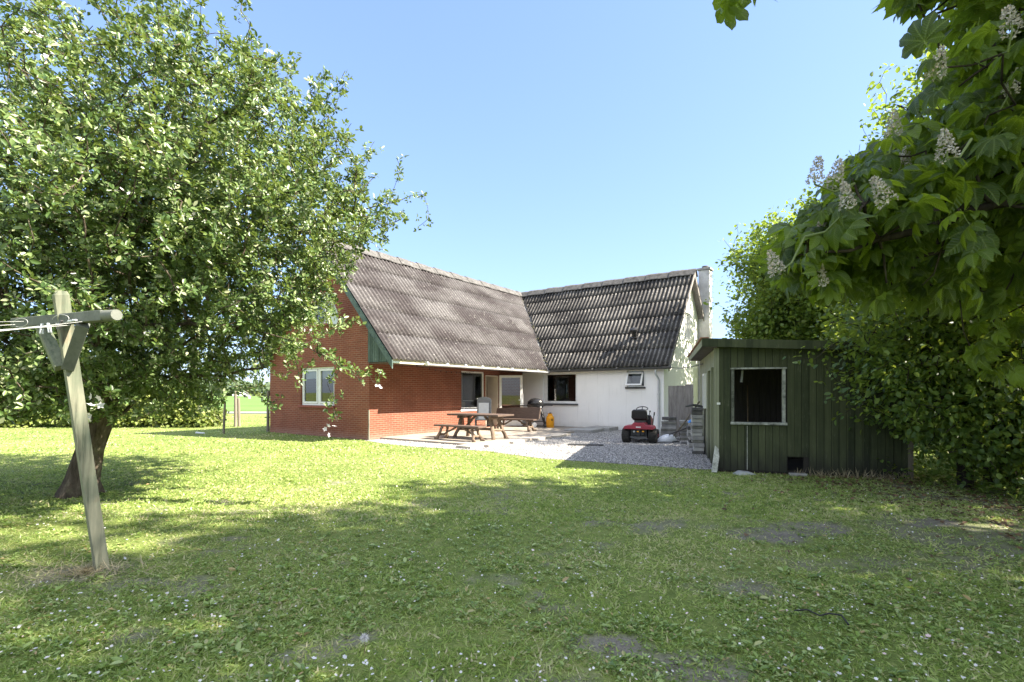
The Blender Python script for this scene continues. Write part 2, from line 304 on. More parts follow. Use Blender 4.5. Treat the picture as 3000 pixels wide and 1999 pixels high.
MPETAL = m_leaf("white_petal", [(0.0, (0.62, 0.60, 0.60)), (0.8, (0.80, 0.79, 0.80)), (1.0, (0.75, 0.55, 0.55))], (0.8, 0.75, 0.75), 0.2, 0.6)
MPANIC = m_leaf("cream_blossom", [(0.0, (0.24, 0.22, 0.18)), (0.75, (0.52, 0.50, 0.44)), (1.0, (0.55, 0.42, 0.32))], (0.7, 0.65, 0.55), 0.25, 0.6)
MSTRAW = m_leaf("dry_straw", [(0.0, (0.24, 0.20, 0.12)), (1.0, (0.46, 0.40, 0.26))], (0.36, 0.31, 0.17), 0.2, 0.7)
MDEADLF = m_leaf("dead_leaf", [(0.0, (0.07, 0.045, 0.025)), (1.0, (0.24, 0.15, 0.08))], (0.2, 0.12, 0.05), 0.2, 0.7)
def m_bark(name, c1, c2, c3):
    m, nt = newmat(name); v = coords(nt, 'Object', (9, 9, 2.2)); v2 = coords(nt, 'Object')
    n1 = noise(nt, v, 1.4, 6, .7); n2 = noise(nt, v2, 4, 4)
    col = ramp(nt, n1, [(0.32, c1), (0.6, c2), (0.75, c3)])
    col = mixc(nt, ramp(nt, n2, [(0.55, 0.0), (0.7, 0.5)]), col, (0.20, 0.20, 0.12))
    finish(nt, col, 0.95, 0, 0.15, n1, 0.9, 0.04); return m
MAPPLESTEM = plain("green_stalk", (0.10, 0.14, 0.04), (0.16, 0.20, 0.07), 9, 0.6)
MBARK = m_bark("apple_bark", (0.035, 0.027, 0.02), (0.13, 0.105, 0.08), (0.27, 0.235, 0.18))
MBARKD = m_bark("dark_bark", (0.02, 0.017, 0.013), (0.06, 0.05, 0.04), (0.12, 0.10, 0.075))
def m_glass(name, tint, refl=1.0):
    m, nt = newmat(name)
    t = N(nt, 'ShaderNodeBsdfTransparent', {'Color': c4(tint)}); g = N(nt, 'ShaderNodeBsdfGlossy', {'Roughness': 0.02, 'Color': (1, 1, 1, 1)})
    fr = N(nt, 'ShaderNodeFresnel', {'IOR': 1.55}); f = math_(nt, 'MULTIPLY', fr.outputs[0], refl)
    mx = N(nt, 'ShaderNodeMixShader', {0: f, 1: t.outputs[0], 2: g.outputs[0]})
    o = nt.nodes.new('ShaderNodeOutputMaterial'); nt.links.new(mx.outputs[0], o.inputs[0]); return m
MGLASS = m_glass("window_glass", (0.55, 0.60, 0.61), 1.5)

# ------------------------------------------------------------------ mesh helpers
def tag(o, label=None, cat=None, group=None, kind=None):
    if label: o['label'] = label
    if cat: o['category'] = cat
    if group: o['group'] = group
    if kind: o['kind'] = kind
    return o
def thing(name, label, cat, loc=(0, 0, 0), rz=0.0, group=None):
    o = bpy.data.objects.new(name, None); COL.objects.link(o); o.empty_display_size = 0.2
    o.location = loc; o.rotation_euler = (0, 0, rz)
    return tag(o, label, cat, group)
class MB:
    def __init__(s): s.v = []; s.f = []
    def add(s, vs, fs):
        n = len(s.v); s.v += [tuple(p) for p in vs]; s.f += [tuple(i + n for i in f) for f in fs]; return s
    def box(s, x0, x1, y0, y1, z0, z1, M=None, mp=None):
        vs = [Vector(p) for p in ((x0,y0,z0),(x1,y0,z0),(x1,y1,z0),(x0,y1,z0),(x0,y0,z1),(x1,y0,z1),(x1,y1,z1),(x0,y1,z1))]
        if M is not None: vs = [M @ p for p in vs]
        if mp is not None: vs = [mp(*p) for p in vs]
        return s.add(vs, [(0,3,2,1),(4,5,6,7),(0,1,5,4),(1,2,6,5),(2,3,7,6),(3,0,4,7)])
    def bar(s, p0, p1, w, h, roll=0.0):
        p0 = Vector(p0); p1 = Vector(p1); d = (p1 - p0); L = d.length
        q = d.to_track_quat('Z', 'Y').to_matrix().to_4x4()
        M = Matrix.Translation(p0) @ q @ Matrix.Rotation(roll, 4, 'Z')
        return s.box(-w/2, w/2, -h/2, h/2, 0, L, M)
    def tube(s, pts, rad, n=8, caps=True):
        pts = [Vector(p) for p in pts]; m = len(pts)
        if not hasattr(rad, '__len__'): rad = [rad] * m
        up = Vector((0.13, 0.21, 1)).normalized(); vs = []; fs = []; prev = None
        for i, p in enumerate(pts):
            d = (pts[min(i+1, m-1)] - pts[max(i-1, 0)]).normalized()
            a = d.cross(up)
            if a.length < 0.15: a = d.cross(Vector((1, 0.1, 0)))
            if prev is not None:
                a2 = prev - d * prev.dot(d)
                if a2.length > 0.05: a = a2
            a.normalize(); prev = a; b = d.cross(a)
            for j in range(n):
                t = 2*math.pi*j/n; vs.append(p + (a*math.cos(t) + b*math.sin(t))*rad[i])
        for i in range(m-1):
            for j in range(n):
                fs.append((i*n+j, i*n+(j+1)%n, (i+1)*n+(j+1)%n, (i+1)*n+j))
        if caps: fs += [tuple(range(n))[::-1], tuple((m-1)*n+j for j in range(n))]
        return s.add(vs, fs)
    def lathe(s, prof, n=20, M=None):
        vs = []; fs = []; m = len(prof)
        for r, z in prof:
            for j in range(n):
                t = 2*math.pi*j/n; p = Vector((r*math.cos(t), r*math.sin(t), z)); vs.append(M @ p if M is not None else p)
        for i in range(m-1):
            for j in range(n): fs.append((i*n+j, i*n+(j+1)%n, (i+1)*n+(j+1)%n, (i+1)*n+j))
        fs += [tuple(range(n))[::-1], tuple((m-1)*n+j for j in range(n))]
        return s.add(vs, fs)
    def prism(s, poly, fn, d0, d1):
        """poly: 2-D outline; fn(a,b,d) -> point; extruded from d0 to d1"""
        n = len(poly); vs = [fn(a, b, d0) for a, b in poly] + [fn(a, b, d1) for a, b in poly]
        fs = [tuple(range(n))[::-1], tuple(range(n, 2*n))] + [(i, (i+1)%n, n+(i+1)%n, n+i) for i in range(n)]
        return s.add(vs, fs)
    def build(s, name, mat, parent=None, smooth=False, bevel=0.0, recalc=True, uvoff=(0, 0)):
        me = bpy.data.meshes.new(name); bm = bmesh.new()
        bv = [bm.verts.new(p) for p in s.v]
        for f in s.f:
            try: bm.faces.new([bv[i] for i in f])
            except ValueError: pass
        if recalc: bmesh.ops.recalc_face_normals(bm, faces=bm.faces)
        if bevel:
            ed = [e for e in bm.edges if len(e.link_faces) == 2 and e.calc_face_angle(0) > 0.6]
            bmesh.ops.bevel(bm, geom=ed, offset=bevel, segments=2, affect='EDGES', profile=0.5, clamp_overlap=True)
        uv = bm.loops.layers.uv.new('UVMap'); bm.normal_update()
        for f in bm.faces:
            nx, ny, nz = (abs(c) for c in f.normal); f.smooth = smooth
            for l in f.loops:
                x, y, z = l.vert.co
                l[uv].uv = (y, z) if nx >= ny and nx >= nz else ((x, z) if ny >= nz else (x, y))
        bm.to_mesh(me); bm.free(); me.materials.append(mat)
        if smooth and hasattr(me, 'set_sharp_from_angle'): me.set_sharp_from_angle(angle=R(45))
        o = bpy.data.objects.new(name, me); COL.objects.link(o)
        if parent is not None: o.parent = parent
        return o
def raw_mesh(name, verts, loops, counts, mat, parent=None, tint=None, uv=None, smooth=False):
    verts = np.asarray(verts, np.float32); loops = np.asarray(loops, np.int32); counts = np.asarray(counts, np.int32)
    me = bpy.data.meshes.new(name); me.vertices.add(len(verts)); me.vertices.foreach_set('co', verts.ravel())
    me.loops.add(len(loops)); me.loops.foreach_set('vertex_index', loops)
    me.polygons.add(len(counts)); st = np.zeros(len(counts), np.int32); st[1:] = np.cumsum(counts)[:-1]
    me.polygons.foreach_set('loop_start', st)
    if smooth: me.polygons.foreach_set('use_smooth', np.ones(len(counts), bool))
    if tint is not None:
        a = me.attributes.new('tint', 'FLOAT', 'POINT'); a.data.foreach_set('value', np.asarray(tint, np.float32))
    if uv is not None:
        u = me.uv_layers.new(name='UVMap'); u.data.foreach_set('uv', np.asarray(uv, np.float32)[loops].ravel())
    me.update(calc_edges=True); me.validate(); me.materials.append(mat)
    o = bpy.data.objects.new(name, me); COL.objects.link(o)
    if parent is not None: o.parent = parent
    return o
def nrm(a): return a / np.maximum(np.linalg.norm(a, axis=-1, keepdims=True), 1e-9)
class Template:
    def __init__(s, v, f, uv=None): s.v = np.array(v, float); s.f = f; s.uv = np.array(uv, float) if uv is not None else None
def leaf_tpl(w=0.3, fold=0.12, curl=0.15):
    return Template([(0,0,0),(-w*.85,.30,fold*w*2),(w*.85,.30,fold*w*2),(-w*.8,.68,fold*w-curl*.3),(w*.8,.68,fold*w-curl*.3),(0,1,-curl)],
                    [(0,5,3,1),(0,2,4,5)])
def scatter(name, tpl, pos, ydir, up, size, tint, mat, parent=None, smooth=False):
    pos = np.asarray(pos, float); n = len(pos); y = nrm(np.asarray(ydir, float)); z = np.asarray(up, float)
    x = nrm(np.cross(y, z)); z = np.cross(x, y); size = np.broadcast_to(size, (n,))
    T = tpl.v; k = len(T)
    V = pos[:, None, :] + size[:, None, None]*(T[None, :, 0, None]*x[:, None, :] + T[None, :, 1, None]*y[:, None, :] + T[None, :, 2, None]*z[:, None, :])
    cnt = np.array([len(f) for f in tpl.f]); lp = np.concatenate([np.array(f) for f in tpl.f])
    L = (np.arange(n)[:, None]*k + lp[None, :]).ravel()
    uv = np.tile(tpl.uv, (n, 1)) if tpl.uv is not None else None
    return raw_mesh(name, V.reshape(-1, 3), L, np.tile(cnt, n), mat, parent, np.repeat(tint, k), uv, smooth)
def lattice(seed):
    g = np.random.default_rng(seed).random((64, 64))
    def f(x, y):
        xi = np.floor(x).astype(int); yi = np.floor(y).astype(int); fx = x - xi; fy = y - yi
        fx = fx*fx*(3-2*fx); fy = fy*fy*(3-2*fy)
        a = g[xi % 64, yi % 64]; b = g[(xi+1) % 64, yi % 64]; c = g[xi % 64, (yi+1) % 64]; d = g[(xi+1) % 64, (yi+1) % 64]
        return (a*(1-fx)+b*fx)*(1-fy) + (c*(1-fx)+d*fx)*fy
    return f
_l1, _l2, _l3 = lattice(1), lattice(2), lattice(3)
def fbm(x, y, s=1.0):
    x = np.asarray(x, float)/s; y = np.asarray(y, float)/s
    return 0.55*_l1(x, y) + 0.3*_l2(x*2.1+5, y*2.1+3) + 0.15*_l3(x*4.3+9, y*4.3+1)
def in_poly(x, y, poly):
    r = np.zeros(np.shape(x), bool); n = len(poly)
    for i in range(n):
        x0, y0 = poly[i]; x1, y1 = poly[(i+1) % n]
        c = ((y0 > y) != (y1 > y)) & (x < (x1-x0)*(y-y0)/((y1-y0) if y1 != y0 else 1e-9) + x0)
        r ^= c
    return r
def copy_tree(o, parent=None):
    c = o.copy(); COL.objects.link(c)
    if parent is not None: c.parent = parent
    for ch in list(o.children): copy_tree(ch, c)
    return c

# house frame: x = s, y = k
C0 = (-4.49, 16.07); HR = math.atan2(-0.5774, 0.8166)
def H(s, k): return (C0[0] + s*0.8166 + k*0.5774, C0[1] - s*0.5774 + k*0.8166)
D0 = (3.886, 9.70); SR = math.atan2(-0.282, 0.959)
def S(x, y): return (D0[0] + x*0.959 + y*0.282, D0[1] - x*0.282 + y*0.959)

# ------------------------------------------------------------------ ground
GPOLY = [(-4.6, 15.95), (-3.7, 14.9), (-2.83, 14.15), (-1.7, 13.6), (-.61, 13.0), (.1, 12.2), (.64, 11.6), (1.49, 11.14), (2.6, 10.55), (3.6, 9.95), (4.05, 9.95), S(.3, 4.6), (7.0, 15.5), (8.6, 18.5), (9.2, 25), (0, 26)]
HPOLY = [H(-5.75, -.05), H(.05, -.05), H(.05, 8.5), H(6.5, 8.5), H(6.5, 15), H(-5.75, 15)]
SPOLY = [S(-.03, -.03), S(3.1, -.03), S(3.1, 4.7), S(-.03, 4.7)]
def dirt_amt(x, y):
    n = .75*fbm(x+.7, y*1.1, 0.55) + .25*fbm(x*1.0+8, y+4, 0.13); n2 = fbm(x+20, y+7, 1.7)
    zone = np.clip((x - 0.3)/2.5, 0, 1)*np.clip((9.0-y)/1.5, 0, 1)
    d = .8*np.clip((0.6*n + 0.4*n2 + 0.10*zone - 0.635)/0.09, 0, 1)*np.clip(zone*3, 0, 1)
    d = np.maximum(d, np.clip((n - 0.62)/0.08, 0, 1)*0.8*(y < 9))
    p = np.hypot((x+3.62)/0.5, (y-4.2)/0.32) + (n-.5)*1.1
    d = np.maximum(d, np.clip((1.0-p)/0.4, 0, 1))
    for (px, py, pr) in ((.55, 3.05, .3), (1.05, 2.75, .3), (1.75, 3.95, .28), (2.6, 5.4, .45), (3.3, 5.7, .5), (4.6, 5.9, .5), (5.6, 5.2, .9), (-5.6, 7.0, .35)):
        q = np.hypot(x-px, (y-py)*1.4)/pr + (n-.5)*1.8
        d = np.maximum(d, np.clip((1.0-q)/0.35, 0, 1))
    sh = np.clip((x-5.0)/1.2, 0, 1)*np.clip((8.9-y)/.6, 0, 1)*np.clip((y-4.5)/1.5, 0, 1)
    return np.clip(np.maximum(d, sh*np.clip((n-.3)/.2, 0, 1)), 0, 1)*np.clip(.30 + .9*fbm(x+2, y+77, .22), 0, 1)
def ground_z(x, y):
    w = np.clip((9.5-y)/3, 0, 1)*np.clip((10-np.abs(x))/3, 0, 1)
    return w*0.05*(fbm(x+3, y, 0.9)-.5)
gx = np.concatenate([[-1500, -700, -350, -180, -100, -60, -35, -22], np.arange(-15, 11, 0.09), [13, 18, 28, 50, 90, 160, 320, 700, 1500]])
gy = np.concatenate([[-200, -80, -30, -10, -3], np.arange(0.5, 17, 0.09), [18, 20, 24, 30, 50, 90, 160, 320, 700, 1500]])
GX, GY = np.meshgrid(gx, gy); nx_, ny_ = len(gx), len(gy)
GZ = ground_z(GX, GY)
gi = np.arange(nx_*ny_).reshape(ny_, nx_)
q = np.stack([gi[:-1, :-1], gi[:-1, 1:], gi[1:, 1:], gi[1:, :-1]], -1).reshape(-1, 4)
go = raw_mesh("ground", np.stack([GX, GY, GZ], -1).reshape(-1, 3), q.ravel(), np.full(len(q), 4), MGROUND, smooth=True)
at = go.data.attributes.new('dirt', 'FLOAT', 'POINT'); at.data.foreach_set('value', dirt_amt(GX, GY).ravel().astype(np.float32))
tag(go, kind='structure')
tag(MB().add([(x, y, .006) for x, y in GPOLY], [tuple(range(len(GPOLY)))]).build("gravel_yard", MGRAVEL), kind='structure')
tag(MB().add([(-700, 41, .02), (60, 41, .02), (60, 190, .02), (-700, 190, .02)], [(0, 1, 2, 3)]).build("field", MFIELD), kind='structure')
tag(MB().add([(-400, 35.2, .03), (60, 36.2, .03), (60, 39.6, .03), (-400, 38.8, .03)], [(0, 1, 2, 3)]).build("road", MROAD), kind='structure')
# patio in the house frame
PZ = 0.06
po = MB().box(0.01, 3.9, 0.45, 8.59, -.05, PZ).build("patio", MPATIO); po.location = (C0[0], C0[1], 0); po.rotation_euler = (0, 0, HR)
tag(po, kind='structure')

# ------------------------------------------------------------------ farmhouse
house = thing("farmhouse", "farmhouse with a red brick wing and a whitewashed wing under corrugated roofs", "house", (C0[0], C0[1], 0), HR)
RS, RZ = -2.28, 6.69            # ridge of the brick wing
ES, EZ = 1.46, 2.475            # its patio-side eave
RK = 11.79; EKB, EZB = 8.40, 2.50
SLA = (RZ-EZ)/(ES-RS); SLB = (RZ-EZB)/(RK-EKB)
def mk(k0): return lambda u, d, w: Vector((u, k0 - d, w))        # wall facing -k ; d outward
def ms(s0): return lambda u, d, w: Vector((s0 + d, u, w))        # wall facing +s
def wall(name, mp, us, top, holes, mat, depth=0.13, z0=-0.05):
    mb = MB(); cuts = sorted(set(list(us) + [h[0] for h in holes] + [h[1] for h in holes]))
    for a, b in zip(cuts[:-1], cuts[1:]):
        hs = sorted([h for h in holes if h[0] <= a + 1e-6 and h[1] >= b - 1e-6], key=lambda h: h[2])
        zs = [z0]
        for h in hs: zs += [h[2], h[3]]
        zs.append(None)
        for i in range(0, len(zs), 2):
            lo, hi = zs[i], zs[i+1]
            mb.add([mp(a, 0, lo), mp(b, 0, lo), mp(b, 0, top(b) if hi is None else hi), mp(a, 0, top(a) if hi is None else hi)], [(0, 1, 2, 3)])
    for (a, b, lo, hi) in holes:
        c = [(a, lo), (b, lo), (b, hi), (a, hi)]
        for i in range(4):
            p, r = c[i], c[(i+1) % 4]
            mb.add([mp(p[0], 0, p[1]), mp(r[0], 0, r[1]), mp(r[0], -depth, r[1]), mp(p[0], -depth, p[1])], [(0, 1, 2, 3)])
    return mb.build(name, mat, house, recalc=False)
gableA = lambda s: RZ - .09 - SLA*abs(s - RS)
gableB = lambda k: RZ - .09 - SLB*abs(k - RK)
WIN_G = (-3.72, -1.77, 1.05, 2.37); WIN_GU = (-3.0, -1.72, 3.84, 4.86)
WIN_A = (4.41, 5.83, .85, 2.33); DOOR_A = (5.90, 6.74, .08, 2.22)
WIN_B = (1.08, 2.76, 1.03, 2.36); WIN_S = (4.98, 5.68, 1.72, 2.37); WIN_GB = (11.25, 12.05, 3.75, 4.9)
wall("gable_wall", mk(0), [-5.71, RS, 0], gableA, [WIN_G, WIN_GU], MBRICK)['label'] = "shaded red brick gable wall"
wall("patio_wall", ms(0), [0, 8.6], lambda k: 2.47, [WIN_A, DOOR_A], MBRICK)['label'] = "sunlit red brick wall under the eave"
wall("front_wall", mk(8.6), [0, 6.45], lambda s: 2.62, [WIN_B, WIN_S], MRENDER)['label'] = "white rendered front wall"
wall("gable_wall", ms(6.45), [8.6, RK, 14.98], gableB, [WIN_GB], MRENDER)['label'] = "white rendered gable wall"
MB().add([(-5.71, 0, -.05), (-5.71, 14.98, -.05), (-5.71, 14.98, 2.7), (-5.71, 0, 2.7)], [(0, 1, 2, 3)]).build("side_wall", MBRICK, house)
MB().add([(-5.71, 14.98, -.05), (6.45, 14.98, -.05), (6.45, 14.98, 2.7), (-5.71, 14.98, 2.7)], [(0, 1, 2, 3)]).build("back_wall", MRENDER, house)
# inside: floor, a room wall and a ceiling keep the rooms dark
MB().box(-5.6, -.15, .15, 14.9, .0, .05).box(-.14, 6.3, 8.75, 14.9, .0, .05).build("floor", MDARK, house)
MB().box(-5.6, -.15, .15, 14.9, 2.5, 2.55).box(-.14, 6.3, 8.75, 14.9, 2.52, 2.56).build("ceiling", MCREAM, house)
MB().box(-2.9, -2.8, .15, 14.8, .05, 2.5).box(-.1, 6.3, 11.4, 11.5, .05, 2.5).box(-.16, -.11, 8.75, 11.5, .05, 2.5).build("room_wall", MSLATE, house)

def window(mp, hole, recess, mull=(), sill=True, fw=0.055, sillmat=None, silld=.06):
    a, b, lo, hi = hole; d0, d1 = -recess-.05, -recess
    mb = MB()
    mb.box(a+.002, a+fw, d0, d1, lo+.002, hi-.002, mp=mp).box(b-fw, b-.002, d0, d1, lo+.002, hi-.002, mp=mp)
    mb.box(a+fw, b-fw, d0, d1, lo+.002, lo+fw, mp=mp).box(a+fw, b-fw, d0, d1, hi-fw, hi-.002, mp=mp)
    for m_ in mull: mb.box(m_-fw*.55, m_+fw*.55, d0, d1-.004, lo+fw, hi-fw, mp=mp)
    w = mb.build("window", MWHITE, house, bevel=.004)
    MB().add([mp(a+fw*.8, d0+.02, lo+fw*.8), mp(b-fw*.8, d0+.02, lo+fw*.8), mp(b-fw*.8, d0+.02, hi-fw*.8), mp(a+fw*.8, d0+.02, hi-fw*.8)], [(0, 1, 2, 3)]).build("pane", MGLASS, w)
    if sill: MB().box(a-.06, b+.06, -recess-.01, silld, lo-.075, lo-.004, mp=mp).build("sill", sillmat or MSLATE, w, bevel=.006)
    return w
MROLOCK = plain("brick_sill", (0.20, 0.055, 0.04), (0.30, 0.10, 0.07), 12, 0.85, 0, 0.4)
w1 = window(mk(0), WIN_G, .07, (-2.74,), True, .06, MROLOCK, .07); w1['label'] = "white double window low in the brick gable"
f = MB()
for c in (-3.23, -2.255):
    for sx in (-1, 1): f.box(c+sx*.40-.03, c+sx*.40+.03, -.118, -.062, 1.12, 2.30, mp=mk(0))
    f.box(c-.37, c+.37, -.118, -.062, 1.12, 1.18, mp=mk(0)); f.box(c-.37, c+.37, -.118, -.062, 2.24, 2.30, mp=mk(0))
f.build("sash", MWHITE, w1, bevel=.004)
MB().box(-3.6, -1.9, -.16, -.15, 1.98, 2.36, mp=mk(0)).build("blind", MWHITE, w1)
w2 = window(mk(0), WIN_GU, .07, (-2.36,), True, .06, MROLOCK); w2['label'] = "white attic window in the brick gable"
w3 = window(ms(0), WIN_A, .05, (), True, .06, MWHITE, .03); w3['label'] = "large patio window in the brick wall"
MB().box(5.74, 5.80, -.06, -.02, .92, 2.27, mp=ms(0)).build("post", MWHITE, w3)
cu = MB()
for i in range(9):
    u = 4.5 + .028*i; cu.box(u, u+.02, -.24-.02*(i % 2), -.22-.02*(i % 2), .95, 2.3, mp=ms(0))
cu.build("curtain", MCURT, w3)
f = MB(); f.box(4.75, 4.78, -.3, -.27, 1.15, 2.2, mp=ms(0)).box(4.78, 5.45, -.3, -.27, 1.15, 1.19, mp=ms(0)).build("inner_frame", MWHITE, w3)
MB().box(4.62, 4.86, -.21, -.19, .93, 1.12, mp=ms(0)).build("picture_card", MBEIGE, w3)
w4 = window(mk(8.6), WIN_B, .06, (), True, .095); w4['label'] = "large dark window in the white wall"
MB().box(1.18, 1.27, -.10, -.05, 1.13, 2.26, mp=mk(8.6)).build("side_frame", MWHITE, w4, bevel=.004)
w5 = window(mk(8.6), WIN_S, .07, (), True, .035); w5['label'] = "small window with its sash tilted open"
# open top-hung sash
M = Matrix.Translation((0, 0, 0))
def tilt(hz, hd, ang): 
    def g(u, d, w):
        dw = w - hz; return Vector((u, 8.6 - (hd + d*math.cos(ang) - dw*math.sin(ang)), hz + dw*math.cos(ang) + d*math.sin(ang)))
    return g
tm = tilt(2.27, .0, R(24))
f = MB(); a, b, lo, hi = 5.0, 5.66, 1.72, 2.27
f.box(a, a+.06, 0, .04, lo, hi, mp=tm).box(b-.06, b, 0, .04, lo, hi, mp=tm).box(a+.06, b-.06, 0, .04, lo, lo+.06, mp=tm).box(a+.06, b-.06, 0, .04, hi-.06, hi, mp=tm)
so = f.build("sash", MWHITE, w5, bevel=.004)
MB().add([tm(a+.05, .02, lo+.05), tm(b-.05, .02, lo+.05), tm(b-.05, .02, hi-.05), tm(a+.05, .02, hi-.05)], [(0, 1, 2, 3)]).build("sash_pane", MGLASS, w5)
w6 = window(ms(6.45), WIN_GB, .06, (11.65,), True, .05, MRENDER, .03); w6['label'] = "white attic window in the rendered gable"
# doorway: beige reveal, open glazed door swung out on its far jamb
MB().box(6.70, 6.735, -.55, .03, .1, 2.2, mp=ms(0)).box(5.905, 5.94, -.12, .02, .1, 2.2, mp=ms(0)).box(5.94, 6.70, -.12, .02, 2.16, 2.21, mp=ms(0)).build("door_frame", MBEIGE, house, bevel=.004)
dr = bpy.data.objects.new("door", None)
da = math.atan2(0.5774, 0.8166)
M = Matrix.Translation((.05, 6.78, .10)) @ Matrix.Rotation(da, 4, 'Z')
f = MB(); W_, H_ = .98, 2.12
f.box(0, .10, -.02, .02, 0, H_, M).box(W_-.10, W_, -.02, .02, 0, H_, M).box(.10, W_-.10, -.02, .02, H_-.10, H_, M).box(.10, W_-.10, -.02, .02, 0, .22, M)
door = f.build("door", MWHITE, house, bevel=.005); door['label'] = "open white glazed patio door"
MB().add([M @ Vector(p) for p in ((.09, 0, .21), (W_-.09, 0, .21), (W_-.09, 0, H_-.09), (.09, 0, H_-.09))], [(0, 1, 2, 3)]).build("pane", MGLASS, door)
MB().box(W_-.075, W_-.035, -.05, -.021, .95, 1.15, M).bar(M @ Vector((W_-.055, -.05, 1.08)), M @ Vector((W_-.17, -.06, 1.08)), .018, .018).build("handle", MZINC, door)
MB().box(W_+.001, W_+.03, -.03, .03, .3, 1.35, M).build("edge_strip", MWHITE, door)
# roofs
def corrugated(name, P, L, a0, a1, rows, mat, label, per=0.177, amp=0.029):
    verts = []; loops = []; uvs = []; base = 0
    lo = min(a0(0), a0(1)); hi = max(a1(0), a1(1)); A = np.arange(lo, hi + per/8, per/8)
    for r in range(rows):
        ts = np.linspace(r/rows, (r+1)/rows + 0.012, 4)
        grid = []
        for t in ts:
            aa = np.clip(A, a0(min(t, 1)), a1(min(t, 1)))
            ft = (t*rows - r); step = 0.011*(1-ft)
            h = amp*np.cos(2*np.pi*aa/per) + step  + 0.010*(aa/1.062 - np.floor(aa/1.062))
            pts = np.array([P(a, min(t, 1.0), hh) for a, hh in zip(aa, h)]); grid.append((pts, aa, t))
        m = len(A)
        for pts, aa, t in grid:
            verts.append(pts); uvs.append(np.stack([aa + (r % 2)*.0, np.full(m, t*L)], -1))
        for i in range(3):
            aa0, aa1 = grid[i][1], grid[i+1][1]
            for j in range(m-1):
                if aa0[j+1]-aa0[j] < 1e-5 and aa1[j+1]-aa1[j] < 1e-5: continue
                b = base + i*m + j; loops += [b, b+1, b+m+1, b+m]
        base += 4*m
    o = raw_mesh(name, np.concatenate(verts), loops, np.full(len(loops)//4, 4), mat, house, uv=np.concatenate(uvs), smooth=True)
    o['label'] = label
    sm = o.modifiers.new('thickness', 'SOLIDIFY'); sm.thickness = 0.008; sm.offset = -1
    return o
nA = Vector((SLA, 0, 1)).normalized(); nAl = Vector((-SLA, 0, 1)).normalized(); nB = Vector((0, -SLB, 1)).normalized(); nBb = Vector((0, SLB, 1)).normalized()
LA = math.hypot(ES-RS, RZ-EZ); LB = math.hypot(RK-EKB, RZ-EZB)
ESl = 2*RS-ES; EKb = 2*RK-EKB
def PA(a, t, h): return (ES+(RS-ES)*t + nA.x*h, a, EZ+(RZ-EZ)*t + nA.z*h)
def PAl(a, t, h): return (ESl+(RS-ESl)*t + nAl.x*h, a, EZ+(RZ-EZ)*t + nAl.z*h)
def PB(a, t, h): return (a, EKB+(RK-EKB)*t + nB.y*h, EZB+(RZ-EZB)*t + nB.z*h)
def PBb(a, t, h): return (a, EKb+(RK-EKb)*t + nBb.y*h, EZB+(RZ-EZB)*t + nBb.z*h)
corrugated("roof", PA, LA, lambda t: -.32, lambda t: EKB+(RK-EKB)*t - .04, 5, MROOFA, "sunlit grey brown corrugated roof slope with lichen")
corrugated("roof", PAl, LA, lambda t: -.32, lambda t: EKb+(RK-EKb)*t, 5, MROOFA, "far corrugated roof slope of the brick wing")
corrugated("roof", PB, LB, lambda t: ES+(RS-ES)*t + .04, lambda t: 6.72, 6, MROOFB, "dark weathered corrugated roof slope of the white wing")
corrugated("roof", PBb, LB, lambda t: ESl+(RS-ESl)*t, lambda t: 6.72, 6, MROOFB, "back corrugated roof slope of the white wing")
# ridge caps, slightly irregular, in short lengths
def ridge(p0, p1, name):
    p0 = Vector(p0); p1 = Vector(p1); d = (p1-p0); L = d.length; d.normalize(); sd_ = d.cross(Vector((0, 0, 1))); mb = MB(); n = int(L/0.5)
    for i in range(n):
        a = p0 + d*(L*i/n - .02); b = p0 + d*(L*(i+1)/n + .03); lift = .018*(i % 2) + random.uniform(0, .012)
        prof = [(-.27, -.25), (-.10, -.02), (0, .035), (.10, -.02), (.27, -.25)]
        vs = [a + sd_*x + Vector((0, 0, z+.06+lift)) for x, z in prof] + [b + sd_*x*.98 + Vector((0, 0, z+.05+lift)) for x, z in prof]
        vs += [v - Vector((0, 0, .03)) for v in vs]
        fs = [(j, j+1, 6+j, 5+j) for j in range(4)] + [(10+j, 15+j, 16+j, 11+j) for j in range(4)] + [(j, 10+j, 11+j, j+1) for j in range(4)] + [(5+j, 6+j, 16+j, 15+j) for j in range(4)] + [(0, 5, 15, 10), (4, 14, 19, 9)]
        mb.add(vs, fs)
    return mb.build(name, MRIDGE, house, recalc=True)
ridge((RS, -.34, RZ), (RS, RK+.1, RZ), "ridge_cap"); ridge((RS+.1, RK, RZ), (6.74, RK, RZ), "ridge_cap")
# valley flashing
va = Vector((ES, EKB, EZ)); vb = Vector((RS, RK, RZ)); vd = (vb-va).normalized(); vs_ = Vector((-vd.y, vd.x, 0)).normalized()
MB().add([va+vs_*.10+Vector((0, 0, .05)), va+Vector((0, 0, .0)), va-vs_*.10+Vector((0, 0, .06)), vb+vs_*.10+Vector((0, 0, .05)), vb, vb-vs_*.10+Vector((0, 0, .06))], [(0, 1, 4, 3), (1, 2, 5, 4)]).build("valley_flashing", MLEAD, house)
